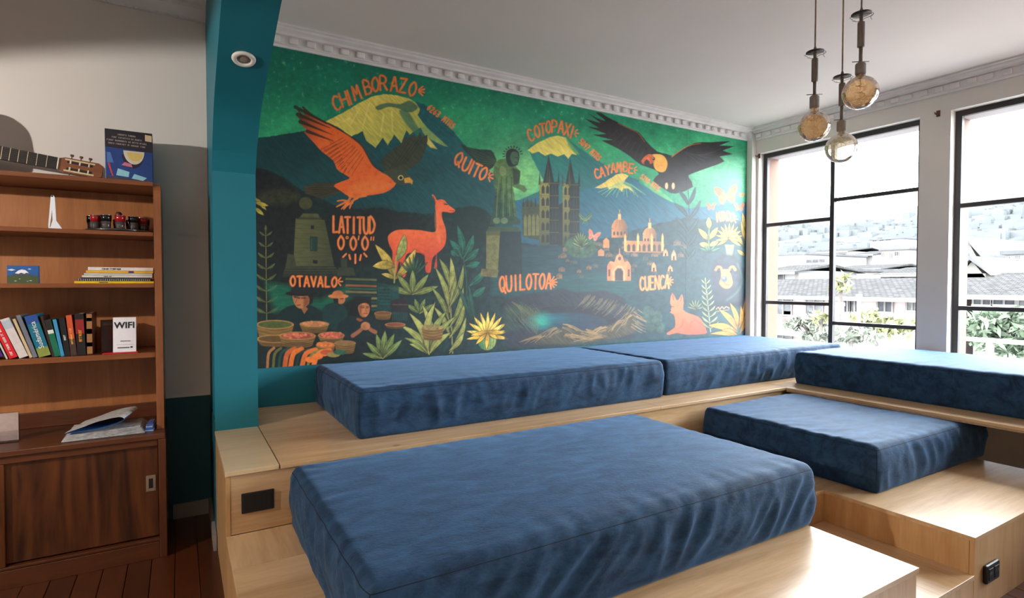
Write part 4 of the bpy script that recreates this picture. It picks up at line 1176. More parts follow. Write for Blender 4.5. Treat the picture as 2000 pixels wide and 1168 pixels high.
# --- dark middle ground
fill([(480, 330), (505, 328), (525, 332), (560, 350), (590, 372), (615, 380), (650, 400), (700, 408), (740, 405), (790, 415), (835, 418), (900, 405), (925, 402), (950, 420), (965, 450), (1000, 470), (1040, 478), (1100, 480), (1160, 470), (1230, 452), (1290, 436), (1340, 425), (1400, 430), (1460, 430), (1460, 760), (480, 760)], BG, 2, tex=.25, rough=2, c2=rgb(28, 62, 70), g=((800, 500), (1250, 480)))
fill([(480, 330), (508, 328), (540, 340), (575, 368), (590, 400), (600, 430), (620, 560), (480, 560)], BK, 3, .9, tex=.4)
fill(ell(545, 385, 40, 16), rgb(60, 62, 38), 10, .5, tex=.4)
fill(ell(925, 445, 42, 42), rgb(12, 44, 42), 3, .9)
fill([(640, 410), (760, 408), (840, 430), (830, 470), (700, 520), (640, 520)], BK, 20, .75)
fill([(1020, 480), (1180, 478), (1210, 560), (1120, 575), (1000, 560)], rgb(24, 66, 76), 16, .8, tex=.3, tn=NS)
fill([(960, 540), (1240, 535), (1240, 572), (1180, 580), (1090, 567), (1000, 578), (960, 575)], rgb(20, 78, 80), 10, .7, tex=.25, tn=NS)
fill([(480, 560), (480, 760), (760, 760), (760, 560)], BK, 30, .55)

# --- monument and lettering ground
fill(q5((345, 95), (545, 105), (612, 425), (328, 425)), rgb(92, 94, 58), 1.2, tex=.18, tn=NS, c2=rgb(66, 70, 46), g=((580, 470), (650, 480)))
fill(q5((395, 60), (500, 62), (512, 90), (372, 88)), rgb(84, 86, 54), 1.2); fill(q5((372, 86), (520, 88), (530, 104), (350, 100)), rgb(60, 62, 42), 1.2)
fill(ell(597, 397, 13, 12), rgb(70, 72, 44), 2)
for i in range(9): stroke(q5((342 - i * 2, 130 + i * 33), (548 + i * 7, 138 + i * 33)), .9, rgb(54, 58, 40), .5)
fill(q5((443, 218), (497, 220), (495, 322), (445, 320)), rgb(24, 58, 52), 1.2); stroke(q5((455, 235), (455, 310)), 1, rgb(80, 110, 84), .7)
fill(q5((450, 142), (472, 142), (472, 168), (450, 168)), BK, 1); fill(q5((465, 382), (497, 384), (496, 408), (465, 406)), BK, 1)
fill(q5((290, 340), (335, 345), (350, 430), (275, 432)), rgb(62, 66, 46), 1.4); fill(q5((655, 370), (700, 375), (700, 430), (660, 430)), rgb(56, 60, 44), 1.4)
for i in range(4): fill(q5((275 - i * 6, 428 + i * 18), (620 + i * 12, 430 + i * 18), (630 + i * 12, 443 + i * 18), (270 - i * 6, 443 + i * 18)), rgb(58, 64, 46) * (1 - .15 * i), 1.2)
fill(q5((640, 432), (745, 435), (760, 490), (630, 490)), rgb(54, 60, 46), 1.4)

# --- hawk
fill(q4((830, 800), (890, 745), (960, 695), (980, 655), (1010, 660), (1035, 640), (1055, 660), (1078, 622), (1090, 655), (1118, 640), (1122, 670), (1112, 720), (1085, 790), (1040, 835), (990, 862), (900, 870), (850, 850)), rgb(54, 62, 44), 1.2, smooth=0, tex=.25, tn=ND)
for i in range(9): stroke(q4((890 + i * 12, 850 - i * 4), (985 + i * 15, 690 - i * 5 + (i % 2) * 10)), 1.2, rgb(30, 34, 26), .8, 1, .6)
fill(q4((350, 962), (440, 938), (560, 935), (610, 955), (610, 990), (540, 1012), (470, 1035), (420, 1020), (370, 1005)), rgb(60, 58, 40), 1.3, tex=.3, tn=NS)
for i in range(5): stroke(q4((600, 965 + i * 4), (390 + i * 12, 968 + i * 13)), 1.2, rgb(30, 30, 24), .8)
fill(q4((306, 470), (340, 505), (362, 520), (352, 470), (400, 515), (470, 555), (560, 600), (650, 655), (715, 705), (745, 755), (780, 820), (840, 875), (900, 890), (930, 915), (915, 960), (850, 1000), (730, 1018), (640, 1022), (590, 990), (545, 960), (560, 942), (620, 920), (640, 905), (600, 880), (560, 850), (540, 800), (470, 745), (420, 690), (360, 625), (378, 615), (325, 565), (350, 565), (304, 515), (340, 530)), OR, 1.2, smooth=2, tex=.16, c2=rgb(96, 60, 34), g=((640, 262), (590, 225)))
stroke(q4((352, 470), (420, 525), (560, 600), (650, 655), (715, 710), (750, 770), (790, 835), (850, 872)), 3.2, rgb(36, 32, 26), .9, 1.5, 2.4)
for a, b in (((500, 575), (306, 470)), ((520, 600), (320, 515)), ((530, 640), (335, 560)), ((540, 680), (380, 620))): stroke(q4(a, b), 1.2, rgb(40, 34, 26), .9, 1.4, 7)
for i in range(10):
    u = i / 9
    stroke(q4((600 + 130 * u, 660 + 110 * u), (460 + 190 * u, 735 + 160 * u)), 1.3, rgb(120, 52, 24), .8, 1.2, .8)
for i in range(8):
    u = i / 7
    stroke(q4((560 + 60 * u, 700 + 150 * u), (480 + 120 * u, 745 + 135 * u)), 2.4, rgb(60, 40, 26), .7, 1.8, 1)
fill(q4((840, 872), (900, 856), (960, 860), (1000, 884), (1028, 918), (1015, 940), (965, 950), (925, 940), (900, 915), (870, 890)), rgb(62, 72, 52), 1.3, smooth=3)
fill(q4((975, 910), (1008, 903), (1030, 925), (1026, 946), (1005, 938), (980, 938)), rgb(206, 150, 52), 1.2); stroke(q4((960, 944), (1020, 940)), 1, rgb(60, 44, 26))
fill(ell(*q4((955, 906))[0], 5.4, 5), rgb(210, 190, 120), 1); fill(ell(*q4((956, 907))[0], 3.4, 3.4), rgb(20, 18, 16), 1)
fill(q4((640, 960), (760, 930), (860, 930), (900, 945), (840, 985), (720, 1005), (650, 1000)), ORL, 8, .35, 3)
for P in (((650, 1020), (630, 1050), (600, 1045), (565, 1050)), ((630, 1050), (600, 1065), (560, 1085)), ((635, 1050), (610, 1080), (590, 1098)), ((740, 1015), (680, 1030), (655, 1060), (640, 1095)), ((655, 1060), (625, 1075), (605, 1100)), ((640, 1020), (690, 1030), (650, 1050))):
    stroke(q4(*P), 5, rgb(228, 118, 48), 1, 1.2, 2.2)

# --- vicuna
fill(q5((985, 250), (985, 215), (1020, 185), (1070, 172), (1200, 175), (1290, 190), (1318, 170), (1320, 90), (1310, 20), (1312, -15), (1300, -40), (1288, -70), (1305, -62), (1322, -32), (1345, -38), (1375, -30), (1400, 0), (1440, 30), (1446, 45), (1420, 55), (1375, 48), (1355, 55), (1362, 110), (1380, 160), (1386, 230), (1370, 290), (1330, 330), (1305, 350), (1288, 380), (1276, 465), (1246, 462), (1240, 400), (1230, 340), (1150, 330), (1110, 345), (1100, 400), (1108, 480), (1085, 500), (1072, 430), (1058, 390), (1040, 480), (1018, 500), (1010, 420), (1015, 330), (998, 290)), rgb(238, 102, 54), 1.2, smooth=3, tex=.14, c2=rgb(206, 74, 44), g=((815, 455), (820, 505)))
fill(q5((1318, 350), (1300, 330), (1320, 340), (1322, 440), (1302, 440)), rgb(196, 70, 42), 1.3)
stroke(q5((1320, 60), (1322, 150), (1340, 250)), 5, rgb(246, 128, 74), .6, 5); stroke(q5((1375, -5), (1392, -2)), 2.2, BK)
stroke(q5((1296, -60), (1306, -30)), 2, rgb(120, 44, 30)); stroke(q5((1410, 40), (1442, 42)), 1.2, rgb(110, 40, 28))
stroke(q5((1230, 345), (1180, 310), (1150, 330)), 2, rgb(190, 66, 40), .7, 2)

# --- plants on the left and centre
def fern(x0, y0, x1, y1, n, l, w, col, rib, up=.55):
    stroke([(x0, y0), ((x0 + x1) / 2, (y0 + y1) / 2), (x1, y1)], 1.6, rib, .9)
    for i in range(n):
        t = (i + .6) / n; x, y = x0 + (x1 - x0) * t, y0 + (y1 - y0) * t
        ll = l * (1 - .55 * t)
        for s in (-1, 1): leaf(x, y, x + s * ll, y - ll * up * (1 + .3 * t), w * (1 - .4 * t), col, rib, .08 * s)
    leaf(x1, y1 + 3, x1 + (x1 - x0) * .05, y1 - l * .5, w * .7, col, rib)
fern(521, 625, 519, 452, 8, 26, 9, rgb(74, 84, 48), rgb(118, 116, 70))
for a in ((497, 385, 520, 410), (497, 395, 524, 402), (497, 405, 515, 420)): leaf(a[0], a[1], a[2], a[3], 9, rgb(186, 166, 62), rgb(120, 110, 50))
for (x, y, tx, ty) in ((905, 505, 893, 440), (905, 505, 925, 458), (908, 510, 935, 485), (903, 505, 878, 468), (910, 520, 938, 512), (915, 560, 950, 525), (920, 580, 948, 560), (895, 500, 880, 490)):
    leaf(x, y, tx, ty, 17, rgb(22, 92, 76), rgb(60, 130, 96), .05)
stroke([(905, 505), (912, 560), (905, 640)], 2, rgb(30, 80, 62))
for (x, y, tx, ty) in ((772, 545, 733, 478), (772, 545, 812, 486), (772, 520, 728, 520), (775, 510, 790, 458), (772, 545, 745, 535)):
    leaf(x, y, tx, ty, 21 if ty != 535 else 10, rgb(196, 166, 72) if ty > 470 else rgb(150, 158, 84), rgb(104, 110, 50), .06)
stroke([(774, 500), (770, 552)], 2.4, rgb(150, 150, 80))
for i in range(7): leaf(808, 540, 808 + (i - 3) * 9, 512 - (3 - abs(i - 3)) * 5, 5, rgb(44, 80, 58))
for (x, y, h, n, w, c) in ((806, 575, 48, 5, 15, rgb(110, 122, 64)), (820, 612, 30, 4, 12, rgb(86, 104, 58))):
    for i in range(n):
        a = (i - (n - 1) / 2) * .62
        leaf(x, y, x + math.sin(a) * h * 1.1, y - math.cos(a) * h, w, c, rgb(160, 160, 90))
stroke([(884, 690), (880, 600), (872, 520)], 2, rgb(140, 140, 80))
for (y, tx, ty) in ((610, 850, 522), (600, 882, 508), (600, 905, 518), (640, 905, 560), (630, 842, 560), (660, 908, 590), (655, 848, 600), (690, 910, 620), (685, 906, 650), (560, 858, 505), (570, 880, 503)):
    leaf(878, y, tx, ty, 13, mixc(OL, OLL, (ty % 7) / 9), rgb(176, 168, 104), .07)
for (tx, ty, w) in ((782, 635, 16), (800, 612, 18), (825, 595, 16), (850, 590, 17), (872, 608, 18), (890, 618, 15), (880, 650, 17), (800, 672, 14), (790, 660, 12), (838, 640, 12)):
    leaf(838, 692, tx, ty, w, mixc(OL, OLL, .4 + .4 * math.sin(tx)), rgb(186, 178, 110), .1 if tx < 838 else -.1)
for (tx, ty, w) in ((735, 652, 15), (752, 646, 17), (770, 652, 17), (785, 664, 15), (716, 668, 14), (708, 690, 12)):
    leaf(748, 700, tx, ty, w, mixc(OL, GN, .25), rgb(170, 168, 100))
for (tx, ty) in ((895, 560), (912, 575), (925, 600), (915, 555)): leaf(930, 640, tx, ty, 11, rgb(24, 70, 60), rgb(50, 100, 80))
# yellow star flower and cactus
fill(ell(951, 664, 18, 20), rgb(70, 124, 74), 1.5, c2=rgb(150, 170, 96), g=((940, 660), (962, 660)))
for i in range(6): stroke([(938 + i * 5, 650), (936 + i * 5.6, 664), (940 + i * 4.4, 682)], 1, rgb(40, 84, 56), .8)
def starflower(cx, cy, r, n, w, col, a0=-2.9, a1=-.25, k=.8):
    for i in range(n):
        a = a0 + (a1 - a0) * i / (n - 1); leaf(cx, cy, cx + r * math.cos(a), cy + k * r * math.sin(a), w, mixc(col, YSL, .25 * (i % 2)), mixc(col, OR, .45))
starflower(953, 655, 42, 11, 9, rgb(226, 186, 70), -3.3, .15, 1.1); starflower(953, 656, 34, 9, 9, rgb(238, 200, 84), -2.9, -.25, 1.2)
for a in ((930, 672), (972, 662), (950, 682), (920, 655), (985, 650)): leaf(953, 648, a[0], a[1], 9, rgb(232, 180, 66), rgb(190, 130, 50))

# --- market people and wares
def face(P, c): fill(P, c, 1.2, smooth=3, tex=.15)
fill(q5((140, 540), (300, 560), (330, 640), (520, 660), (600, 620), (690, 560), (730, 640), (560, 720), (200, 740)), rgb(14, 104, 76), 14, .7, tex=.3, tn=NS)
for i in range(6): fill(q5((690, 505 + i * 22), (905, 512 + i * 22), (905, 526 + i * 22), (690, 520 + i * 22)), (rgb(92, 92, 58), rgb(20, 60, 56), rgb(140, 84, 52), rgb(40, 84, 66), rgb(112, 104, 66), rgb(24, 56, 54))[i], 1.4, tex=.3, tn=NS)
for i in range(4): fill(q5((870, 640 + i * 26), (910, 640 + i * 26), (912, 655 + i * 26), (868, 655 + i * 26)), (rgb(120, 110, 66), rgb(24, 66, 60))[i % 2], 1.4)
fill(q5((910, 540), (1060, 560), (1060, 760), (905, 750)), rgb(14, 62, 60), 3, .9, tex=.3)
for i in range(6): stroke(q5((920, 575 + i * 22), (1000, 577 + i * 22)), 1.6, rgb(44, 92, 78), .6)
fill(q5((1010, 660), (1100, 648), (1120, 670), (1118, 740), (1010, 740)), rgb(36, 36, 40), 2, smooth=2); stroke(q5((1015, 690), (1115, 690)), 1.6, rgb(96, 62, 48))
for i in range(9): stroke(q5((1020 + i * 12, 745), (1016 + i * 12, 800)), 1.4, rgb(40, 76, 72), .7)
fill(q5((220, 770), (260, 720), (340, 690), (440, 690), (510, 730), (560, 790), (560, 850), (230, 820)), rgb(14, 38, 38), 1.6, smooth=3)
fill(q5((400, 690), (430, 720), (405, 756), (375, 700)), rgb(150, 96, 60), 1.3)
face(q5((322, 625), (345, 605), (430, 610), (448, 650), (430, 690), (395, 715), (360, 712), (335, 680)), rgb(176, 110, 66))
fill(q5((420, 610), (465, 620), (460, 680), (438, 690), (440, 650)), BK, 1.5, smooth=2)
stroke(q5((338, 640), (372, 645)), 2.4, rgb(50, 30, 24)); stroke(q5((352, 655), (345, 680)), 1.4, rgb(120, 70, 44)); stroke(q5((352, 694), (378, 692)), 1.6, rgb(110, 54, 40))
fill(q5((395, 625), (440, 640), (432, 690), (398, 712), (400, 670)), rgb(104, 58, 38), 5, .75); stroke(q5((385, 645), (412, 645)), 2, rgb(44, 26, 20)); stroke(q5((330, 634), (365, 632)), 1.4, rgb(40, 24, 20)); fill(ell(*q5((383, 613))[0], 31, 5.2), BK, 1.2); fill(q5((318, 612), (325, 568), (360, 560), (440, 565), (460, 612)), DK, 1.3, smooth=2)
fill(q5((530, 720), (590, 680), (650, 680), (700, 730), (690, 860), (560, 850)), rgb(16, 52, 50), 1.6, smooth=2)
face(q5((630, 640), (680, 638), (686, 665), (665, 685), (640, 680)), rgb(190, 116, 70)); fill(q5((600, 640), (640, 638), (640, 680), (612, 680)), BK, 1.3)
stroke(q5((655, 650), (675, 650)), 1.8, rgb(50, 30, 24)); fill(ell(*q5((640, 632))[0], 20, 4.4), rgb(204, 120, 66), 1.2); fill(q5((600, 625), (612, 598), (660, 596), (676, 626)), rgb(196, 110, 60), 1.3, smooth=2)
fill(q5((640, 830), (690, 780), (760, 760), (860, 770), (930, 830), (920, 870), (780, 930), (640, 900)), rgb(18, 40, 42), 1.6, smooth=2)
fill(q5((720, 760), (730, 680), (770, 650), (830, 650), (862, 680), (850, 720), (800, 690), (780, 760)), BK, 1.5, smooth=3)
face(q5((778, 700), (815, 680), (850, 690), (856, 735), (835, 772), (805, 775), (785, 750)), rgb(190, 118, 72))
for P in (((800, 712), (818, 711)), ((834, 712), (848, 713))): stroke(q5(*P), 1.8, rgb(44, 28, 22))
stroke(q5((815, 752), (840, 752)), 1.6, rgb(130, 60, 44)); stroke(q5((828, 715), (832, 738)), 1.2, rgb(140, 84, 52))
fill(q5((778, 700), (800, 690), (802, 770), (786, 750)), rgb(120, 68, 44), 4, .8); stroke(q5((796, 702), (820, 700)), 1.2, rgb(40, 24, 20)); stroke(q5((832, 702), (852, 704)), 1.2, rgb(40, 24, 20)); fill(q5((770, 780), (800, 790), (810, 800), (790, 808), (765, 795)), rgb(150, 76, 50), 1.5)
for P in (((740, 905), (790, 870), (825, 830)), ((895, 880), (860, 860), (832, 828))): stroke(q5(*P), 8, rgb(150, 92, 60), 1, 1.4, 6)
fill(ell(*q5((828, 838))[0], 9, 8), rgb(186, 118, 74), 1.3, tex=.25)
def basket(cx, cy, rx, ry, h, fillc, dots=None):
    fill([(cx - rx, cy), (cx - rx * .8, cy + h), (cx + rx * .8, cy + h), (cx + rx, cy)] , rgb(128, 96, 50), 1.3, tex=.3, tn=NS)
    fill(ell(cx, cy + h, rx * .8, ry * .7), rgb(110, 80, 44), 1.2, tex=.3, tn=NS)
    for i in range(4): stroke([(cx - rx * (1 - .05 * i), cy + h * (i + .5) / 4), (cx, cy + h * (i + .5) / 4 + ry * .9), (cx + rx * (1 - .05 * i), cy + h * (i + .5) / 4)], 1.1, rgb(66, 48, 30), .8)
    fill(ell(cx, cy, rx, ry), rgb(168, 120, 62), 1.2); fill(ell(cx, cy, rx * .9, ry * .8), C_(fillc) * .6, 1.2)
    if dots is not None:
        rg = random.Random(int(cx))
        for i in range(26):
            a, r = rg.uniform(0, 6.28), math.sqrt(rg.random())
            fill(ell(cx + rx * .8 * r * math.cos(a), cy - 1 + ry * .65 * r * math.sin(a), 3.4, 2.8, 9), C_(dots) * rg.uniform(.7, 1.15), 1)
basket(537, 634, 37, 9, 28, rgb(96, 110, 56)); basket(537, 662, 36, 8, 10, rgb(120, 90, 50))
basket(614, 633, 29, 6, 14, rgb(206, 150, 90), rgb(196, 126, 80)); basket(581, 656, 36, 8, 18, rgb(190, 90, 70), rgb(206, 112, 78)); basket(647, 655, 26, 7, 12, rgb(190, 90, 70), rgb(210, 104, 80))
basket(636, 674, 19, 6, 12, rgb(220, 120, 60), rgb(226, 126, 62)); basket(674, 670, 21, 5, 18, rgb(170, 130, 80)); basket(748, 612, 17, 4, 10, rgb(150, 100, 60)); basket(772, 634, 20, 4, 5, rgb(160, 84, 60)); basket(845, 640, 22, 5, 22, rgb(120, 110, 60), rgb(150, 130, 80))
cl = q5((130, 1000), (200, 985), (320, 990), (480, 1000), (530, 1030), (540, 1060), (470, 1110), (130, 1130))
fill(cl, rgb(20, 34, 36), 1.4, smooth=2)
for i, c in enumerate((rgb(166, 110, 60), rgb(96, 96, 50), rgb(30, 70, 64), rgb(190, 92, 44), rgb(222, 112, 44), rgb(32, 60, 56), rgb(214, 108, 46), rgb(120, 120, 60), rgb(232, 120, 50))):
    x = 150 + i * 40
    stroke(q5((x + 45 + i * 8, 990 + i * 2), (x + 8 + i * 3, 1030), (x, 1125 - i * 2)), 5 + (i in (3, 4, 6, 8)) * 4, c, .95, 1.4)
for i in range(3): fill(ell(*q5((450 + i * 45, 1070 - i * 22))[0], 11, 6), rgb(232, 120, 52), 1.3); 
for i in range(3): fill(ell(*q5((560 + i * 46, 1020 + (i % 2) * 16))[0], 13, 5), (rgb(190, 84, 50), rgb(150, 130, 70), rgb(46, 92, 70))[i], 1.3)

# --- winged statue of Quito
SG, SGD = rgb(30, 70, 54), rgb(16, 36, 34)
fill(q6((130, 390), (170, 410), (250, 425), (320, 430), (345, 470), (352, 510), (300, 560), (240, 520), (190, 470), (150, 430)), rgb(24, 52, 42), 1.4, smooth=2, tex=.3, tn=ND)
for i in range(6): stroke(q6((345, 490 + i * 4), (260, 450 + i * 16), (160 + i * 16, 412 + i * 18)), 1.1, rgb(60, 90, 62), .7)
fill(q6((340, 520), (365, 490), (420, 480), (455, 510), (500, 560), (505, 590), (490, 640), (530, 655), (548, 680), (530, 698), (505, 680), (455, 660), (465, 700), (480, 840), (470, 880), (340, 880), (335, 800), (345, 700), (330, 600)), SG, 1.4, tex=.3, c2=rgb(78, 112, 62), g=((960, 380), (985, 360)))
fill(q6((455, 540), (505, 560), (500, 640), (460, 650)), SGD, 2, .8)
for i in range(6): stroke(q6((370 + i * 16, 600), (360 + i * 18, 720), (352 + i * 22, 870)), 1.5, SGD if i % 2 else rgb(104, 130, 74), .8, 1.4)
fill(q6((412, 480), (420, 435), (455, 418), (492, 440), (498, 478), (488, 520), (462, 532), (430, 530)), SGD, 1.4, smooth=2); fill(q6((440, 470), (455, 440), (485, 445), (494, 480), (486, 512), (466, 522), (448, 505)), rgb(62, 96, 70), 1.3, smooth=3); stroke(q6((470, 476), (486, 477)), 1.3, SGD); stroke(q6((484, 478), (490, 494)), 1.1, SGD); stroke(q6((470, 506), (484, 505)), 1.2, SGD)
for i in range(11):
    a = math.pi * (.95 + 1.0 * i / 10); c = q6((456, 462))[0]
    stroke([(c[0] + 15 * math.cos(a), c[1] + 14 * math.sin(a)), (c[0] + 19 * math.cos(a), c[1] + 18 * math.sin(a))], 2, SGD)
stroke([(q6((456, 462))[0][0] + 15 * math.cos(math.pi * (.95 + i / 10)), q6((456, 462))[0][1] + 14 * math.sin(math.pi * (.95 + i / 10))) for i in range(11)], 1.6, rgb(96, 130, 84))
fill(q6((385, 530), (412, 545), (415, 580), (385, 590), (372, 560)), rgb(120, 140, 84), 1.6, .8, 3)
fill(q6((320, 860), (330, 820), (350, 850), (480, 850), (505, 870), (500, 900), (310, 900)), rgb(34, 70, 52), 1.4)
fill(ell(970, 431, 7, 6), rgb(96, 120, 84), 1.5); fill(ell(985, 431, 7, 6), rgb(96, 120, 84), 1.5)
fill(q7((190, 145), (390, 150), (405, 180), (172, 180)), rgb(56, 78, 58), 1.3); fill(q7((172, 180), (265, 180), (250, 440), (170, 430)), rgb(110, 110, 66), 1.3, tex=.25)
fill(q7((265, 180), (405, 180), (415, 480), (250, 480)), rgb(24, 48, 52), 1.5); fill(q7((140, 430), (255, 440), (245, 490), (130, 480)), rgb(104, 98, 62), 1.4, tex=.3)
fill(q7((172, 180), (265, 180), (262, 205), (172, 205)), rgb(78, 86, 56), 1.3)

# --- cathedral
CT, CTL, CTD = rgb(56, 70, 46), rgb(142, 134, 70), rgb(24, 38, 40)
def tower(x0, x1, top, ytop, ybot, lit):
    xm = (x0 + x1) / 2 - 1
    fill([(x0, ytop), (x1, ytop), (x1 + 1, ybot), (x0 - 1, ybot)], CTD, 1.2)
    fill([(x0, ytop), (x0 + (x1 - x0) * lit, ytop), (x0 + (x1 - x0) * lit, ybot), (x0 - 1, ybot)], CTL, 1.2, tex=.2, c2=CT, g=((x0, ytop), (x0, ybot)))
    fill([(xm - (x1 - x0) * .30, ytop + 2), (xm, top), (xm + (x1 - x0) * .30, ytop + 2)], CTD, 1.1); stroke([(xm - 3, ytop), (xm - .5, top + 6)], 1.8, CT, .9)
    for x, h in ((x0, 22), (x0 + (x1 - x0) * lit, 26), (x1, 22)): fill([(x - 2.4, ytop + 6), (x, ytop - h), (x + 2.4, ytop + 6)], CT if x < x1 else CTD, 1)
    n = int((ybot - ytop) / 24)
    for i in range(n):
        y = ytop + 6 + i * 24
        for fx in (.10, .34):
            fill([(x0 + (x1 - x0) * fx, y + 17), (x0 + (x1 - x0) * fx, y + 5), (x0 + (x1 - x0) * (fx + .08), y), (x0 + (x1 - x0) * (fx + .16), y + 5), (x0 + (x1 - x0) * (fx + .16), y + 17)], rgb(30, 42, 36), 1)
        stroke([(x0 - 1, y - 3), (x1 + 1, y - 3)], 1.3, rgb(96, 96, 58), .8)
        for fx in (.68, .84): stroke([(x0 + (x1 - x0) * fx, y), (x0 + (x1 - x0) * fx, y + 17)], 1.4, rgb(44, 62, 58), .8)
fill([(1020, 398), (1030, 390), (1054, 400), (1054, 470), (1020, 462)], CT, 1.3, tex=.2)
for i in range(5): fill([(1020 + i * 8, 404), (1022 + i * 8, 388 - (i % 2) * 4), (1024 + i * 8, 404)], CTD, 1)
for i in range(4): fill([(1023 + i * 8, 460), (1023 + i * 8, 425), (1026 + i * 8, 418), (1029 + i * 8, 425), (1029 + i * 8, 460)], rgb(120, 118, 68), 1.2, .8)
tower(1054, 1091, 302, 355, 478, .52); tower(1099, 1131, 310, 358, 480, .42)
fill([(1091, 400), (1099, 395), (1099, 480), (1091, 480)], CTD, 1.2)

# --- Cuenca: domes, arch, roofs
CU, CUL = rgb(206, 136, 78), rgb(236, 172, 100)
rg = random.Random(9)
for i in range(46):
    x, y = rg.uniform(1085, 1330), rg.uniform(470, 540); w, h = rg.uniform(6, 14), rg.uniform(4, 8)
    c = mixc(rgb(70, 84, 78), rgb(150, 112, 80), rg.random())
    fill([(x, y), (x + w, y), (x + w, y + h), (x, y + h)], c, 1.6, .7); fill([(x - 1, y), (x + w / 2, y - 4), (x + w + 1, y)], C_(c) * .7, 1.4, .7)
    fill([(x + 2, y + 2), (x + 4, y + 2), (x + 4, y + 5), (x + 2, y + 5)], DK, 1, .7)
def dome(cx, y, r, h):
    fill([(cx - r, y), (cx - r * .92, y - h * .55), (cx - r * .5, y - h * .92), (cx, y - h), (cx + r * .5, y - h * .92), (cx + r * .92, y - h * .55), (cx + r, y)], CU, 1.2, smooth=3, c2=rgb(120, 84, 62), g=((cx - r, y), (cx + r, y)))
    for f in (-.5, 0, .5): stroke([(cx + f * r * .6, y - h * .93), (cx + f * r * 1.2, y)], 1, rgb(140, 96, 60), .8)
    fill([(cx - 3, y - h + 2), (cx - 2.6, y - h - 9), (cx + 2.6, y - h - 9), (cx + 3, y - h + 2)], CUL, 1.1); stroke([(cx, y - h - 9), (cx, y - h - 17)], 1.4, CU)
    fill([(cx - r * 1.1, y), (cx + r * 1.1, y), (cx + r * 1.1, y + 17), (cx - r * 1.1, y + 17)], CU, 1.2, c2=rgb(110, 80, 62), g=((cx - r, y), (cx + r, y)))
    for i in range(4): fill(ell(cx - r * .75 + i * r * .5, y + 9, 2, 4, 10), rgb(60, 50, 48), 1)
dome(1210, 447, 14, 20); dome(1269, 460, 12, 16)
fill([(1221, 470), (1295, 472), (1295, 494), (1221, 492)], CU, 1.3, tex=.2, c2=rgb(130, 92, 68), g=((1221, 480), (1295, 480)))
for i in range(7): fill([(1225 + i * 10, 491), (1225 + i * 10, 480), (1228 + i * 10, 476), (1231 + i * 10, 480), (1231 + i * 10, 491)], rgb(70, 56, 52), 1)
for x in (1221, 1246, 1273, 1294): fill([(x - 2, 490), (x - 2, 462), (x, 455), (x + 2, 462), (x + 2, 490)], CUL, 1.1)
fill([(1178, 484), (1190, 484), (1190, 470), (1184, 464), (1178, 470)], CU, 1.2); fill([(1168, 500), (1180, 500), (1180, 490), (1174, 486), (1168, 490)], rgb(190, 124, 78), 1.2)
fill([(1187, 548), (1187, 517), (1192, 510), (1200, 512), (1204, 500), (1210, 494), (1216, 500), (1219, 512), (1226, 510), (1231, 517), (1231, 548)], rgb(226, 140, 92), 1.2, tex=.15)
fill([(1201, 548), (1201, 530), (1206, 524), (1213, 524), (1217, 530), (1217, 548)], rgb(60, 56, 60), 1.2); stroke([(1199, 548), (1199, 529), (1206, 521), (1213, 521), (1219, 529), (1219, 548)], 1.6, rgb(246, 176, 128))
for x in (1190, 1228): fill([(x - 4, 548), (x - 4, 520), (x, 512), (x + 4, 520), (x + 4, 548)], rgb(214, 120, 82), 1.2); fill([(x - 2, 540), (x - 2, 526), (x + 2, 526), (x + 2, 540)], rgb(90, 60, 56), 1)
fill(ell(1210, 505, 3, 4), rgb(80, 60, 58), 1); stroke([(1210, 495), (1210, 486)], 1.4, rgb(226, 140, 92))
for (x, y, h) in ((1277, 530, 18), (1300, 500, 14), (1316, 508, 20), (1309, 530, 12)):
    fill([(x - 5, y), (x - 4, y - h * .6), (x, y - h), (x + 4, y - h * .6), (x + 5, y)], mixc(CU, rgb(230, 150, 110), .5), 1.2); fill([(x - 1.6, y), (x - 1.6, y - h * .4), (x + 1.6, y - h * .4), (x + 1.6, y)], DK, 1)
# green mound, butterflies of the centre
fill(ell(1135, 482, 32, 22), rgb(58, 92, 66), 5, .8, tex=.5); 
for i in range(9): leaf(1134, 482, 1134 + 17 * math.cos(-.3 - i * .32), 482 + 30 * math.sin(-.3 - i * .32), 5, rgb(90, 120, 78), rgb(130, 146, 92))
def butterfly(cx, cy, s, c1, c2=None, rot=0):
    for sg in (-1, 1):
        P = [(0, 0), (sg * .45, -.75), (sg * .95, -.9), (sg * 1.0, -.45), (sg * .72, -.02), (sg * .7, .45), (sg * .4, .68), (sg * .1, .35)]
        cr, sr = math.cos(rot), math.sin(rot)
        P = [(cx + s * (a * cr - b * sr), cy + s * (a * sr + b * cr)) for a, b in P]
        fill(P, c1, 1.2, smooth=2, tex=.15)
        for q in (2, 4, 6): stroke([(cx, cy), P[q]], .9, c2 if c2 is not None else C_(c1) * .6, .6)
butterfly(1143, 428, 13, rgb(46, 84, 66), rgb(120, 160, 110)); stroke([(1131, 420), (1140, 430), (1146, 430), (1156, 420)], 1, rgb(130, 160, 110)); butterfly(1159, 461, 12, rgb(232, 118, 90), rgb(246, 180, 140), .3)

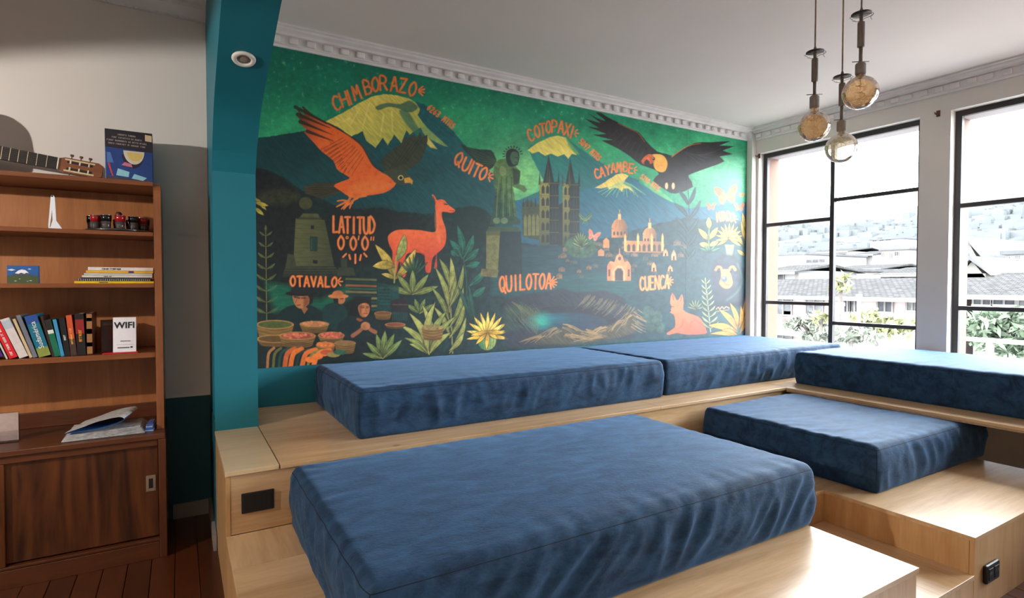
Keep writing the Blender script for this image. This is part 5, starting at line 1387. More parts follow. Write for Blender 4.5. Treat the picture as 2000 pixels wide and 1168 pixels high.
# --- Quilotoa crater lake
fill([(985, 590), (1010, 578), (1055, 572), (1096, 564), (1130, 572), (1180, 567), (1215, 580), (1235, 610), (1240, 660), (985, 680)], rgb(40, 46, 58), 3, .95, tex=.3, tn=ND)
fill([(985, 600), (1020, 590), (1050, 610), (1020, 640), (985, 650)], rgb(44, 66, 56), 8, .8, tex=.4, tn=ND)
fill(ell(1105, 624, 98, 26), rgb(32, 36, 48), 2.5, tex=.2); fill(ell(1103, 630, 84, 19), rgb(18, 62, 84), 4, tex=.3, tn=NS, c2=rgb(30, 46, 64), g=((1060, 630), (1180, 630)))
glow(1057, 626, 16, 12, rgb(30, 170, 140), .95); glow(1080, 622, 34, 7, rgb(24, 110, 124), .6)
RT = rgb(178, 140, 88)
for P in ([(1040, 672), (1070, 652), (1095, 640), (1115, 637), (1135, 646), (1160, 642), (1200, 632), (1225, 618), (1245, 604), (1240, 650), (1200, 662), (1120, 672)],):
    fill(P, rgb(74, 70, 56), 4, .85, tex=.5, tn=ND, rough=2)
rg = random.Random(21)
ridges = [((1105, 636), 30, 12, 1), ((1090, 642), 34, 14, -1), ((1140, 646), 40, 10, 1), ((1180, 640), 40, 14, -1), ((1215, 628), 28, 18, -1), ((1228, 612), 20, 20, -1), ((1060, 655), 40, 12, -1), ((1110, 655), 60, 8, 1), ((1170, 655), 50, 8, -1)]
for (cx, cy), L_, dy, sg in ridges:
    for q in range(7):
        x = cx + rg.uniform(-8, 8); y = cy + rg.uniform(-3, 5); l = L_ * rg.uniform(.4, 1)
        stroke([(x, y), (x + sg * l * .5, y + dy * .35 + rg.uniform(-1, 1)), (x + sg * l, y + dy * rg.uniform(.8, 1.2))], 1.9, mixc(RT, rgb(110, 96, 66), rg.random()), .75, 1.6, .6)
for q in range(46):
    x = rg.uniform(1140, 1240); y = 572 + (x - 1140) * .22 + rg.uniform(0, 14); l = rg.uniform(10, 26)
    stroke([(x, y), (x - l * .35, y + l * .5), (x - l * .9, y + l)], 1.5, mixc(rgb(150, 122, 80), rgb(70, 84, 66), rg.random()), .6, 1.6, .5)
for q in range(40):
    x = rg.uniform(988, 1050); y = 588 + rg.uniform(0, 44); l = rg.uniform(10, 24)
    stroke([(x, y), (x + l * .5, y + l * .5), (x + l * .9, y + l)], 1.4, mixc(rgb(110, 112, 72), rgb(60, 78, 62), rg.random()), .5, 1.6, .5)
for q in range(12):
    x = rg.uniform(1232, 1252); y = rg.uniform(604, 640)
    stroke([(x, y), (x + 10, y + 7), (x + 20, y + 12)], 1.6, RT, .6, 1.6, .6)
for i in range(10): stroke([(1000 + i * 5, 590 + i * 2), (1015 + i * 4, 604 + i * 3), (1020 + i * 3, 625 + i * 3)], 1.6, rgb(104, 110, 74), .6, 2)
for (x, y, r) in ((1266, 612, 15), (1284, 620, 13), (1272, 634, 14), (1290, 640, 11)): fill(ell(x, y, r * .8, r), rgb(52, 78, 72), 2.5, .85, tex=.4)
# --- fox
fill([(1312, 600), (1309, 590), (1313, 572), (1321, 586), (1326, 585), (1332, 575), (1335, 592), (1334, 605), (1345, 612), (1362, 618), (1374, 630), (1379, 645), (1377, 652), (1340, 653), (1322, 650), (1306, 654), (1303, 650), (1318, 640), (1319, 625), (1316, 614), (1309, 610)], rgb(244, 108, 70), 1.3, smooth=2, tex=.1, c2=rgb(222, 78, 58), g=((1330, 600), (1365, 650)))
stroke([(1348, 640), (1350, 630), (1360, 626), (1370, 634)], 1.4, rgb(190, 60, 48), .8); stroke([(1325, 642), (1332, 636), (1334, 624)], 1.4, rgb(190, 60, 48), .7)
stroke([(1311, 598), (1316, 599)], 1.4, DK); fill(ell(1309.5, 607, 1.8, 1.5, 8), DK, 1); stroke([(1314, 577), (1316, 586)], 1.8, rgb(150, 60, 56)); stroke([(1331, 580), (1329, 588)], 1.8, rgb(150, 60, 56))

# --- condor
CB = rgb(36, 33, 36)
fill(qc((300, 0), (410, 60), (530, 105), (500, 70), (410, 0), (480, 5), (560, 55), (700, 125), (860, 205), (960, 250), (1060, 370), (1190, 490), (1300, 520), (1380, 545), (1428, 520)) + q6((1600, 385), (1700, 380), (1830, 373), (1760, 400), (1855, 405), (1780, 432), (1842, 455), (1760, 470), (1790, 500), (1690, 540), (1580, 580), (1565, 600), (1592, 662), (1480, 705), (1420, 682), (1340, 622)) + qc((1210, 780), (1150, 720), (980, 660), (840, 550), (700, 460), (580, 400), (490, 350), (620, 345), (370, 280), (540, 270), (290, 172), (450, 195), (270, 75), (470, 130)), CB, 1.2, smooth=2, tex=.2)
stroke(qc((700, 135), (860, 212), (950, 260), (1030, 370)), 2, rgb(140, 84, 44), .9, 1.5, 1); stroke(q6((1460, 470), (1560, 405), (1640, 388)), 2.2, rgb(190, 100, 52), .9, 1.6, 1)
for i in range(7): stroke(qc((700 + i * 55, 210 + i * 40), (560 + i * 70, 340 + i * 40)), 1.2, rgb(58, 52, 52), .8)
for i in range(6): stroke(q6((1540 + i * 20, 440 + i * 6), (1640 + i * 26, 520 - i * 20)), 1.2, rgb(60, 56, 62), .8)
fill(qc((1120, 540), (1180, 525), (1260, 540), (1310, 600), (1320, 670), (1290, 740), (1240, 755), (1180, 730), (1150, 680), (1140, 620)), rgb(238, 168, 66), 1.4, smooth=3, tex=.12)
fill(qc((990, 610), (1030, 560), (1070, 530), (1120, 530), (1160, 570), (1150, 620), (1110, 650), (1060, 620), (1040, 650), (1010, 650)), rgb(206, 96, 50), 1.3, smooth=2, tex=.25)
fill(qc((1020, 640), (1060, 590), (1100, 640), (1060, 660)), DK, 1.4, smooth=2); fill(ell(*qc((1146, 585))[0], 2.8, 2.8, 12), rgb(20, 16, 16), 1); fill(ell(*qc((1140, 580))[0], .9, .9, 8), rgb(220, 200, 170), .8)
for x in (1310, 1395): fill(ell(*qc((x, 930))[0], 3, 6.5, 14), rgb(230, 190, 140), 1.2)

# --- right edge: dark plant, butterflies, flowers, bear, ferns
stroke([(1344, 372), (1346, 440), (1340, 520)], 2, rgb(24, 60, 66), .9)
for (y, tx, ty) in ((400, 1325, 372), (400, 1358, 366), (425, 1318, 398), (430, 1368, 392), (455, 1320, 425), (455, 1364, 425), (480, 1322, 452), (480, 1360, 455), (505, 1326, 480), (505, 1358, 485)): leaf(1344, y, tx, ty, 8, rgb(22, 62, 70), rgb(50, 96, 96), .06)
butterfly(1419, 383, 22, rgb(212, 108, 64), rgb(226, 150, 104), -.12); butterfly(1389, 404, 9, rgb(204, 104, 68)); butterfly(1444, 405, 10, rgb(208, 100, 58)); butterfly(1449, 381, 5, rgb(230, 130, 60))
stroke([(1384, 486), (1385, 440)], 1.6, rgb(120, 150, 96))
for (tx, ty, w) in ((1384, 424, 13), (1364, 446, 13), (1402, 444, 13), (1366, 476, 13), (1403, 472, 12)): leaf(1385, (ty + 24) if ty < 470 else 480, tx, ty, w, rgb(158, 152, 78), rgb(90, 100, 54))
for i in range(5): leaf(1386, 492, 1366 + i * 10, 484 - (i % 2) * 4, 5, rgb(60, 110, 84))
fill([(1416, 478), (1434, 478), (1430, 500), (1420, 500)], rgb(110, 130, 84), 1.6)
starflower(1424, 466, 26, 13, 6, rgb(196, 160, 62), -3.6, .5, 1.15); starflower(1424, 466, 17, 9, 6, rgb(206, 174, 78), -3.2, .1, 1.2)
for (x, y, tx, ty) in ((1452, 480, 1437, 455), (1455, 470, 1448, 432), (1455, 500, 1440, 488), (1456, 450, 1450, 415)): leaf(x, y, tx, ty, 8, rgb(170, 140, 64), rgb(90, 90, 50))
fill(ell(1420, 536, 33, 40), rgb(32, 40, 54), 6, .95, tex=.3); fill([(1390, 560), (1450, 560), (1455, 600), (1385, 605)], rgb(30, 38, 52), 8, .9)
BT = rgb(156, 108, 64)
fill([(1409, 528), (1418, 526), (1425, 529), (1430, 545), (1431, 555), (1424, 563), (1414, 563), (1406, 556), (1405, 550), (1408, 543)], BT, 1.5, smooth=3)
for s, x in ((-1, 1405), (1, 1429)): stroke([(x + s * 7, 527), (x + s * 3, 521), (x - s * 3, 523), (x - s * 5, 530)], 5.5, BT, .95, 1.5, 4)
fill(ell(1414.5, 545, 6, 6, 14), rgb(64, 84, 96), 1.3); fill(ell(1413.5, 543, 2.4, 1.8, 10), rgb(140, 160, 160), 1.2); stroke([(1414, 551), (1418, 556), (1424, 556)], 1.5, rgb(90, 62, 50)); 
for x in (1403, 1427): fill(ell(x, 531, 2, 2, 8), rgb(16, 16, 20), 1)
stroke([(1440, 515), (1450, 545), (1440, 570), (1420, 586)], 3, rgb(56, 96, 82), .6, 4)
fern(1388, 648, 1378, 550, 9, 17, 6, rgb(104, 116, 92), rgb(140, 146, 108), .8)
for i in range(7): leaf(1358, 604, 1358 + 16 * math.cos(-.2 - i * .45), 604 + 20 * math.sin(-.2 - i * .45), 4.5, rgb(84, 100, 84), rgb(120, 130, 100))
for (x, y, tx, ty, w) in ((1440, 648, 1384, 636, 16), (1440, 645, 1405, 605, 14), (1441, 640, 1426, 592, 12), (1443, 640, 1456, 582, 12), (1446, 650, 1457, 610, 11), (1440, 655, 1410, 645, 11), (1444, 640, 1447, 598, 9), (1440, 658, 1388, 652, 9)):
    leaf(x, y, tx, ty, w, rgb(176, 126, 54), rgb(100, 84, 44), .08)
stroke([(1399, 604), (1403, 600), (1406, 604), (1410, 599), (1414, 603), (1418, 599), (1424, 602)], 1.4, rgb(176, 140, 100), .9); stroke([(1400, 608), (1424, 605)], .9, rgb(176, 140, 100), .7)

# --- hand lettering
FONT = {'A': [[(0, 0), (.45, 1), (.55, 1), (1, 0)], [(.2, .36), (.8, .36)]], 'B': [[(0, 0), (0, 1), (.6, .95), (.8, .75), (.6, .55), (.05, .52)], [(.6, .55), (1, .3), (.65, .03), (0, 0)]],
 'C': [[(.95, .88), (.5, 1), (.12, .75), (.02, .4), (.2, .08), (.6, 0), (.98, .14)]], 'D': [[(0, 0), (0, 1), (.6, .9), (1, .5), (.6, .08), (0, 0)]], 'E': [[(.9, 1), (0, 1), (0, 0), (.92, 0)], [(0, .52), (.7, .52)]],
 'H': [[(0, 0), (0, 1)], [(1, 0), (1, 1)], [(0, .5), (1, .5)]], 'I': [[(.5, 0), (.5, 1)]], 'L': [[(.1, 1), (.1, 0), (.95, .02)]], 'M': [[(0, 0), (.12, 1), (.5, .4), (.88, 1), (1, 0)]], 'N': [[(0, 0), (0, 1), (1, 0), (1, 1)]],
 'O': [[(.5, 1), (.1, .75), (.02, .35), (.4, 0), (.85, .2), (.98, .62), (.75, .95), (.5, 1)]], 'P': [[(0, 0), (0, 1), (.7, .95), (.95, .72), (.7, .48), (.05, .45)]], 'Q': [[(.5, 1), (.1, .75), (.02, .35), (.4, 0), (.85, .2), (.98, .62), (.75, .95), (.5, 1)], [(.6, .25), (1.05, -.1)]],
 'R': [[(0, 0), (0, 1), (.7, .95), (.9, .72), (.65, .5), (.05, .48)], [(.45, .48), (1, 0)]], 'T': [[(.5, 0), (.5, 1)], [(0, 1), (1, 1)]], 'U': [[(0, 1), (.03, .3), (.3, 0), (.7, 0), (.97, .3), (1, 1)]], 'V': [[(0, 1), (.5, 0), (1, 1)]], 'X': [[(0, 0), (1, 1)], [(0, 1), (1, 0)]], 'Y': [[(0, 1), (.5, .5), (1, 1)], [(.5, .5), (.5, 0)]], 'Z': [[(.05, 1), (.95, 1), (.05, 0), (1, 0)]],
 '0': [[(.5, 1), (.08, .7), (.08, .3), (.5, 0), (.92, .3), (.92, .7), (.5, 1)]], '2': [[(.05, .8), (.5, 1), (.9, .75), (.05, 0), (.95, 0)]], '3': [[(.05, .95), (.7, 1), (.85, .75), (.4, .52), (.9, .3), (.6, 0), (.05, .08)]], '5': [[(.9, 1), (.15, 1), (.1, .55), (.7, .6), (.9, .3), (.6, 0), (.05, .05)]], '6': [[(.8, 1), (.3, .75), (.05, .3), (.45, 0), (.9, .25), (.6, .52), (.12, .4)]], '7': [[(.05, 1), (.95, 1), (.35, 0)]], '8': [[(.5, .52), (.12, .75), (.5, 1), (.88, .75), (.5, .52), (.05, .25), (.5, 0), (.95, .25), (.5, .52)]], '9': [[(.85, .6), (.4, .48), (.1, .75), (.5, 1), (.88, .75), (.6, 0)]],
 'S': [[(.9, .88), (.45, 1), (.1, .75), (.5, .52), (.9, .28), (.5, 0), (.05, .12)]], ' ': []}
def glyph(ch, cx, cy, w, h, ang, lw, col):
    c, s = math.cos(ang), math.sin(ang)
    for ln in FONT[ch]:
        P = [(cx + ((a - .5) * w) * c - (-(b - .5) * h) * s, cy + ((a - .5) * w) * s + (-(b - .5) * h) * c) for a, b in ln]
        sm = 3 if ch in 'BCDOPQRSU0235689' else 0
        stroke(P, lw + 1.6, C_(col) * .45, .55, 1.4, smooth=sm); 
        stroke(P, lw, col, 1, 1.1, smooth=sm, tex=.2)
LT = rgb(244, 128, 62)
def word(txt, pts, w, h, lw, col=LT):
    """letters at given centres (x, y, tilt in degrees)"""
    for ch, (x, y, a) in zip(txt, pts): glyph(ch, x, y, w * (.25 if ch == 'I' else 1), h, math.radians(a), lw, col)
def along(txt, x0, y0, x1, y1, w, h, lw, sag=0, tilt0=0, tilt1=0, col=LT):
    n = len(txt)
    pts = []
    for i in range(n):
        t = i / max(1, n - 1)
        pts.append((x0 + (x1 - x0) * t, y0 + (y1 - y0) * t - sag * 4 * t * (1 - t), tilt0 + (tilt1 - tilt0) * t))
    word(txt, pts, w, h, lw, col)
def rays(cx, cy, r0, r1, a0, a1, n, lw, col=LT):
    for i in range(n):
        a = math.radians(a0 + (a1 - a0) * i / max(1, n - 1))
        stroke([(cx + r0 * math.cos(a), cy + r0 * math.sin(a)), (cx + r1 * math.cos(a), cy + r1 * math.sin(a))], lw, col)
word('CHIMBORAZO', [(657, 201, -18), (672, 194, -18), (682, 190, -18), (696, 181, -18), (718, 170, -14), (733, 165, -8), (749, 162, -2), (770, 164, 3), (787, 167, 8), (806, 174, 12)], 13, 27, 3.6)
rays(816, 177, 3, 13, -40, 45, 4, 3)
along('6263 MTRS', 839, 210, 885, 246, 4.4, 11, 1.8, 0, 38, 38)
word('QUITO', [(896, 310, 22), (911, 321, 24), (921, 327, 24), (931, 333, 24), (944, 339, 22)], 12, 25, 3.4); rays(953, 344, 3, 11, -60, 70, 4, 2.6)
word('COTOPAXI', [(1036, 264, -20), (1049, 257, -14), (1060, 253, -8), (1071, 248, -4), (1083, 247, 2), (1096, 248, 6), (1108, 253, 12), (1117, 258, 16)], 9.5, 23, 3.0); rays(1121, 259, 3, 9, -40, 60, 3, 2.2)
along('5897 MTRS', 1135, 276, 1170, 309, 4, 10, 1.7, 0, 42, 42)
word('CAYAMBE', [(1166, 339, -16), (1176, 336, -12), (1187, 332, -8), (1198, 328, -4), (1209, 327, 0), (1222, 326, 3), (1233, 329, 8)], 8.5, 18, 2.7); rays(1237, 331, 3, 8, -40, 60, 3, 2)
along('5790 MTRS', 1254, 345, 1286, 369, 3.6, 9, 1.6, 0, 36, 36, rgb(226, 150, 80))
along('MINDO', 1403, 424, 1430, 424, 6.5, 17, 2.4, 2, -8, 8, rgb(216, 122, 72)); rays(1433, 428, 3, 8, -50, 60, 3, 1.8, rgb(216, 122, 72))
along('LATITUD', 655, 438, 727, 440, 9.5, 31, 3.6, -1)
word('000', [(666, 474, 0), (690, 475, 0), (713, 475, 0)], 12, 26, 3.4)
stroke(ell(678, 464, 2.2, 2.2, 10), 1.8, LT, smooth=0); stroke([(701, 461), (700, 468)], 2.4, LT)
for x in (725, 730): stroke([(x, 463), (x - .5, 469)], 2.2, LT)
for (a, b) in (((670, 502), (676, 496)), ((682, 498), (684, 506)), ((694, 497), (694, 514)), ((705, 498), (703, 508)), ((711, 495), (716, 501))): stroke([a, b], 3.4, LT)
along('OTAVALO', 572, 549, 653, 551, 9.5, 19, 3.2, 0, -3, 3); rays(659, 550, 3, 10, -50, 50, 3, 2.4)
along('QUILOTOA', 981, 555, 1072, 549, 10, 29, 3.2, 1, -3, 3); rays(1076, 551, 3, 12, -60, 60, 5, 2.4)
along('CUENCA', 1254, 554, 1303, 550, 7.5, 25, 2.9, 0, -2, 2, rgb(246, 144, 84)); rays(1306, 549, 3, 9, -60, 60, 4, 2, rgb(246, 144, 84))
IMG *= (1 + .10 * NA + .08 * ND + .06 * NB)[:, None]
IMG = np.clip(IMG * MURAL_GAIN, .0015, .95)

def mural():
    idx = np.arange(NP).reshape(NZM, NXM)
    F = np.stack([idx[:-1, :-1], idx[:-1, 1:], idx[1:, 1:], idx[1:, :-1]], -1).reshape(-1, 4)
    co = np.stack([_gx.ravel(), np.zeros(NP), _gz.ravel() - MZ0], 1)
    me = bpy.data.meshes.new('printed_sheet')
    me.vertices.add(NP); me.vertices.foreach_set('co', co.astype(np.float32).ravel())
    me.loops.add(F.size); me.loops.foreach_set('vertex_index', F.astype(np.int32).ravel())
    me.polygons.add(len(F)); me.polygons.foreach_set('loop_start', np.arange(0, F.size, 4, dtype=np.int32))
    me.update(calc_edges=True)
    ca = me.color_attributes.new('print', 'FLOAT_COLOR', 'POINT')
    ca.data.foreach_set('color', np.concatenate([IMG, np.ones((NP, 1))], 1).astype(np.float32).ravel())
    m, nt, b = new_mat('satin_mural_print')
    at = nt.nodes.new('ShaderNodeAttribute'); at.attribute_name = 'print'
    nt.links.new(at.outputs['Color'], b.inputs['Base Color'])
    tc = nt.nodes.new('ShaderNodeTexCoord'); nz = nt.nodes.new('ShaderNodeTexNoise'); nz.inputs['Scale'].default_value = 9; nz.inputs['Detail'].default_value = 4
    nt.links.new(tc.outputs['Object'], nz.inputs['Vector'])
    bp = nt.nodes.new('ShaderNodeBump'); bp.inputs['Strength'].default_value = .04; bp.inputs['Distance'].default_value = .02
    nt.links.new(nz.outputs['Fac'], bp.inputs['Height']); nt.links.new(bp.outputs['Normal'], b.inputs['Normal'])
    b.inputs['Roughness'].default_value = MURAL_ROUGH
    b.inputs['Specular IOR Level'].default_value = MURAL_SPEC
    me.materials.append(m)
    root = empty('wall_mural', (0, Y_WALL - .004, MZ0), 'large green and orange mural of Andean mountains, animals and towns', 'mural')
    put(me, 'printed_sheet', root)
    MB().box(MX0, MX1, .0004, .0038, .0005, MZ1 - MZ0 - .001).build('backing', cmat('mural_backing', (20, 60, 56)), root)
    # two vertical joins between the printed strips
    for px in (1131, 1339):
        x = on_y(px, 500, Y_WALL)[0]
        MB().box(x - .0005, x + .0005, -.0006, -.0001, 0, MZ1 - MZ0 - .004).build('strip_join', cmat('mural_join', (70, 88, 88)), root)
mural()

# ================================================================== OUTSIDE THE WINDOWS: street, houses, hill, trees
M['ext_wall'] = mat('pale_house_wall', (0.1550, 0.1480, 0.1450), .9, .08, .5, spec=0)
M['ext_pink'] = mat('pinkish_house_wall', (0.2150, 0.1750, 0.1650), .9, .10, .7, spec=0)
M['ext_white'] = mat('white_house_wall', (0.1700, 0.1690, 0.1680), .9, .06, .4, spec=0)
M['ext_tan'] = mat('tan_house_wall', (0.1250, 0.1160, 0.1060), .9, .08, .5, spec=0)
M['ext_dark'] = mat('dark_house_window', (0.0420, 0.0420, 0.0450), .4, .3, 3, spec=0)
M['ext_curtain'] = mat('curtained_window', (0.0750, 0.0750, 0.0770), .6, .3, 4, spec=0)
M['ext_door'] = mat('orange_brown_door', (0.1100, 0.0720, 0.0580), .7, .1, 3, spec=0)
M['ext_ground'] = mat('pale_ground', (0.1700, 0.1650, 0.1550), .95, .2, .3, spec=0)
M['ext_metal'] = mat('pale_railing_metal', (0.1050, 0.0980, 0.0940), .7, .1, 3, spec=0)
def tile_mat():
    m, nt, b = new_mat('grey_roof_tiles')
    L, N = nt.links, nt.nodes
    tc = N.new('ShaderNodeTexCoord'); mp = N.new('ShaderNodeMapping'); mp.inputs['Scale'].default_value = (2.6, 3.2, 3.2)
    L.new(tc.outputs['Object'], mp.inputs['Vector'])
    br = N.new('ShaderNodeTexBrick'); br.inputs['Scale'].default_value = 1.0
    br.inputs['Color1'].default_value = (.029, .028, .0275, 1); br.inputs['Color2'].default_value = (.043, .042, .0418, 1); br.inputs['Mortar'].default_value = (.019, .0186, .0186, 1)
    br.inputs['Mortar Size'].default_value = .05; br.inputs['Brick Width'].default_value = .7; br.inputs['Row Height'].default_value = .5
    sw = N.new('ShaderNodeSeparateXYZ'); cb = N.new('ShaderNodeCombineXYZ')
    L.new(mp.outputs['Vector'], sw.inputs[0]); L.new(sw.outputs[1], cb.inputs[0]); L.new(sw.outputs[0], cb.inputs[1])
    L.new(cb.outputs[0], br.inputs['Vector']); L.new(br.outputs['Color'], b.inputs['Base Color'])
    b.inputs['Roughness'].default_value = .9
    b.inputs['Specular IOR Level'].default_value = 0
    return m
M['tiles'] = tile_mat()
M['ext_flatroof'] = mat('pale_metal_roof', (0.0600, 0.0600, 0.0620), .7, .15, 1.2, spec=0)

GZ = -5.2                                                           # street level: the room is two floors up
struct(MB().box(6.2, 420, -160, 160, GZ - .3, GZ).build('ground', M['ext_ground']))

def house(label, X, px0, px1, row_top, depth, wall, roof='flat', wins=(), group=None, rise=1.2, eave_row=None, doors=()):
    """a house whose street face stands at distance X; extents read off the photo rows/columns"""
    a, b = on_x(px1, row_top, X), on_x(px0, row_top, X)
    y0, y1, z1 = a[1], b[1], a[2]
    h = empty('house', (X, (y0 + y1) / 2, GZ), label, 'house', group)
    def part(m, n, mt, par=None):
        o = m.build(n, mt)
        o.parent = par or h
        o.location = -Vector(h.location)
        return o
    def sub(m, n, mt, par): return m.build(n, mt, par)
    part(MB().box(X, X + depth, y0, y1, GZ, z1), 'wall', wall)
    if roof == 'gable_side':                                        # ridge parallel to the street
        m = MB().prism([(X - .7, z1 - .12), (X + depth / 2, z1 + rise), (X + depth + .4, z1 - .12), (X + depth / 2, z1 + rise - .18)], 'y', y0 - .4, y1 + .4)
        part(m, 'roof', M['tiles'])
        part(MB().box(X - .74, X - .66, y0 - .4, y1 + .4, z1 - .26, z1 - .10), 'gutter', M['ext_metal'])
    elif roof == 'gable_front':
        ym = (y0 + y1) / 2
        m = MB().prism([(y0 - .3, z1 - .1), (ym, z1 + rise), (y1 + .3, z1 - .1), (ym, z1 + rise - .2)], 'x', X - .3, X + depth)
        part(m, 'roof', M['ext_flatroof'])
        part(MB().prism([(y0, z1 - .2), (y1, z1 - .2), (ym, z1 + rise - .25)], 'x', X, X + depth - .1), 'gable', wall)
    else:
        part(MB().box(X - .25, X + depth, y0 - .2, y1 + .2, z1, z1 + .22), 'roof', M['ext_flatroof'])
    for (p0, p1, r0, r1, dark) in wins:
        q0, q1 = on_x(p1, r0, X), on_x(p0, r1, X)
        w = part(MB().box(X - .05, X + .02, q0[1], q1[1], q1[2], q0[2]), 'window', M['ext_curtain'] if not dark else M['ext_dark'])
        n = max(2, int(abs(q1[1] - q0[1]) / .7))
        for k in range(n + 1):
            yy = q0[1] + (q1[1] - q0[1]) * k / n
            sub(MB().box(X - .09, X - .05, yy - .03, yy + .03, q1[2], q0[2]), 'window_bar', M['ext_metal'], w)
        sub(MB().box(X - .10, X - .05, q0[1] - .04, q1[1] + .04, q1[2] - .06, q1[2]), 'window_sill', M['ext_white'], w)
    for (p0, p1, r0, r1) in doors:
        q0, q1 = on_x(p1, r0, X), on_x(p0, r1, X)
        part(MB().box(X - .05, X + .02, q0[1], q1[1], q1[2], q0[2]), 'door', M['ext_door'])
    return h

rows = 'houses seen through the windows'
X1 = 24
hA = house('long pink row house with grey tiled roof across the street', X1, 1380, 1846, 577, 7, M['ext_pink'], 'gable_side',
      [(1515, 1548, 579, 613, 0), (1575, 1609, 579, 612, 0), (1650, 1664, 578, 609, 1), (1664, 1678, 578, 609, 0), (1715, 1745, 578, 608, 1), (1772, 1795, 578, 606, 0), (1515, 1548, 648, 668, 0), (1575, 1612, 652, 680, 0)], rows, .68, doors=[(1530, 1547, 608, 636)])
# balcony with railing on the row house
ba, bb = on_x(1660, 640, X1), on_x(1470, 640, X1)
o = MB().box(X1 - 1.0, X1 - .06, ba[1], bb[1], bb[2] - .15, bb[2]).build('balcony_slab', M['ext_white'], hA); o.location = -Vector(hA.location)
o = MB().box(X1 - 1.0, X1 - .94, ba[1], bb[1], bb[2] + .62, bb[2] + .68).build('balcony_rail', M['ext_metal'], hA); o.location = -Vector(hA.location)
n = 34
for k in range(n + 1):
    yy = ba[1] + .05 + (bb[1] - ba[1] - .1) * k / n
    q = MB().box(-.012, .012, -.012, .012, 0, .62) if k == 0 else None
    if k == 0: bal = q.build('baluster', M['ext_metal'], hA)
    else: bal = put(bal.data, 'baluster', hA)
    bal.location = Vector((X1 - .97, yy, bb[2])) - Vector(hA.location)
house('pale row house with tiled roof seen in the right window', X1, 1903, 2180, 572, 7, M['ext_wall'], 'gable_side',
      [(1902, 1938, 575, 594, 1), (1940, 1986, 575, 594, 1), (1990, 2030, 577, 597, 0)], rows, .70)
X2 = 44
house('low white house with dark shutters behind the tiled roof, left pane', X2 - 11, 1490, 1553, 528, 7, M['ext_white'], 'gable_side', [(1508, 1532, 533, 547, 1), (1556, 1560, 533, 547, 1)], rows, .45)
house('white flat roofed house with a long dark window, mid left', X2 - 1, 1557, 1622, 529, 9, M['ext_wall'], 'flat', [(1560, 1592, 534, 546, 1), (1604, 1622, 533, 547, 1)], rows)
house('wide white house with shallow roof behind the mullion', X2 + 9.5, 1622, 1716, 524, 10, M['ext_white'], 'gable_side', [(1630, 1642, 531, 540, 1), (1672, 1692, 528, 537, 1)], rows, .5)
house('white house with small square windows at the right jamb', X2 - 2, 1720, 1845, 532, 9, M['ext_wall'], 'gable_side', [(1739, 1745, 536, 542, 1), (1760, 1766, 537, 543, 1)], rows, .5)
house('tan gabled house with two small windows in the right window', X2 - 2, 1868, 1911, 502, 10, M['ext_tan'], 'gable_front', [(1885, 1892, 495, 501, 1), (1884, 1892, 511, 516, 1)], rows, 1.3)
house('second tan gabled house beside the first in the right window', X2 + 11, 1914, 1957, 502, 10, M['ext_wall'], 'gable_front', [(1916, 1930, 500, 512, 0)], rows, 1.5)
house('low grey roofed house in front of the gabled houses', X2 - 9, 1872, 1925, 534, 5, M['ext_tan'], 'gable_front', [], rows, .9)
house('long white block with blue grey roof at the right edge', X2 - 1, 1964, 2120, 492, 10, M['ext_white'], 'flat', [(1966, 1971, 502, 508, 1), (1984, 1990, 500, 506, 1)], rows)
X3 = 75
house('distant white block with a terrace on the left', X3 - 9, 1495, 1572, 497, 14, M['ext_white'], 'flat', [(1502, 1525, 502, 508, 0), (1575, 1612, 506, 514, 1)], rows)
house('distant white house with a row of windows, centre', X3 + 22, 1577, 1655, 490, 14, M['ext_wall'], 'gable_side', [(1578, 1590, 505, 513, 0), (1594, 1606, 505, 513, 0), (1640, 1652, 496, 504, 1)], rows, .8)
house('distant white tower block with a balcony line', X3 + 38, 1700, 1765, 466, 12, M['ext_white'], 'flat', [(1705, 1712, 469, 472, 1), (1718, 1726, 468, 471, 1), (1730, 1740, 467, 470, 1), (1746, 1758, 478, 484, 0)], rows)
house('distant tan house with tall dark windows', X3 - 6, 1722, 1775, 487, 10, M['ext_tan'], 'flat', [(1722, 1726, 494, 502, 1), (1738, 1742, 494, 504, 1), (1748, 1756, 492, 500, 1)], rows)
house('distant grey roofed house under the hill, centre right', X3 + 6, 1660, 1704, 496, 12, M['ext_wall'], 'gable_side', [(1655, 1668, 500, 508, 1), (1682, 1692, 500, 506, 1)], rows, .7)
house('distant white house with flat roof under the hill in the right window', X3 + 6, 1880, 1922, 478, 12, M['ext_white'], 'flat', [(1884, 1890, 482, 487, 1), (1900, 1905, 482, 486, 1)], rows)
house('distant white house at the far right edge of the window', X3 + 22, 1930, 2100, 484, 12, M['ext_wall'], 'gable_side', [], rows, .8)

# hillside: pale slope dotted with far-off buildings
hv, hf = [], []
nx_, ny_ = 26, 60
for i in range(nx_):
    for j in range(ny_):
        X = 100 + i * 9.0; y = -60 + j * 5.5
        t = i / (nx_ - 1)
        z = GZ + 4 + 46 * t ** 1.25 * (1 + .25 * mnoise.noise((X * .01, y * .012, 3))) + 3 * mnoise.noise((X * .03, y * .03, 9))
        hv.append((X, y, z))
for i in range(nx_ - 1):
    for j in range(ny_ - 1):
        a = i * ny_ + j
        hf.append((a, a + ny_, a + ny_ + 1, a + 1))
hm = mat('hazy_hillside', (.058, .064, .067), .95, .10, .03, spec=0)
hl = struct(MB().add(hv, hf).build('hillside', hm, None, True))
fb = MB()
rg = random.Random(4)
def hill_z(X, y):
    t = (X - 100) / 225
    return GZ + 4 + 46 * max(t, 0) ** 1.25 * (1 + .25 * mnoise.noise((X * .01, y * .012, 3))) + 3 * mnoise.noise((X * .03, y * .03, 9))
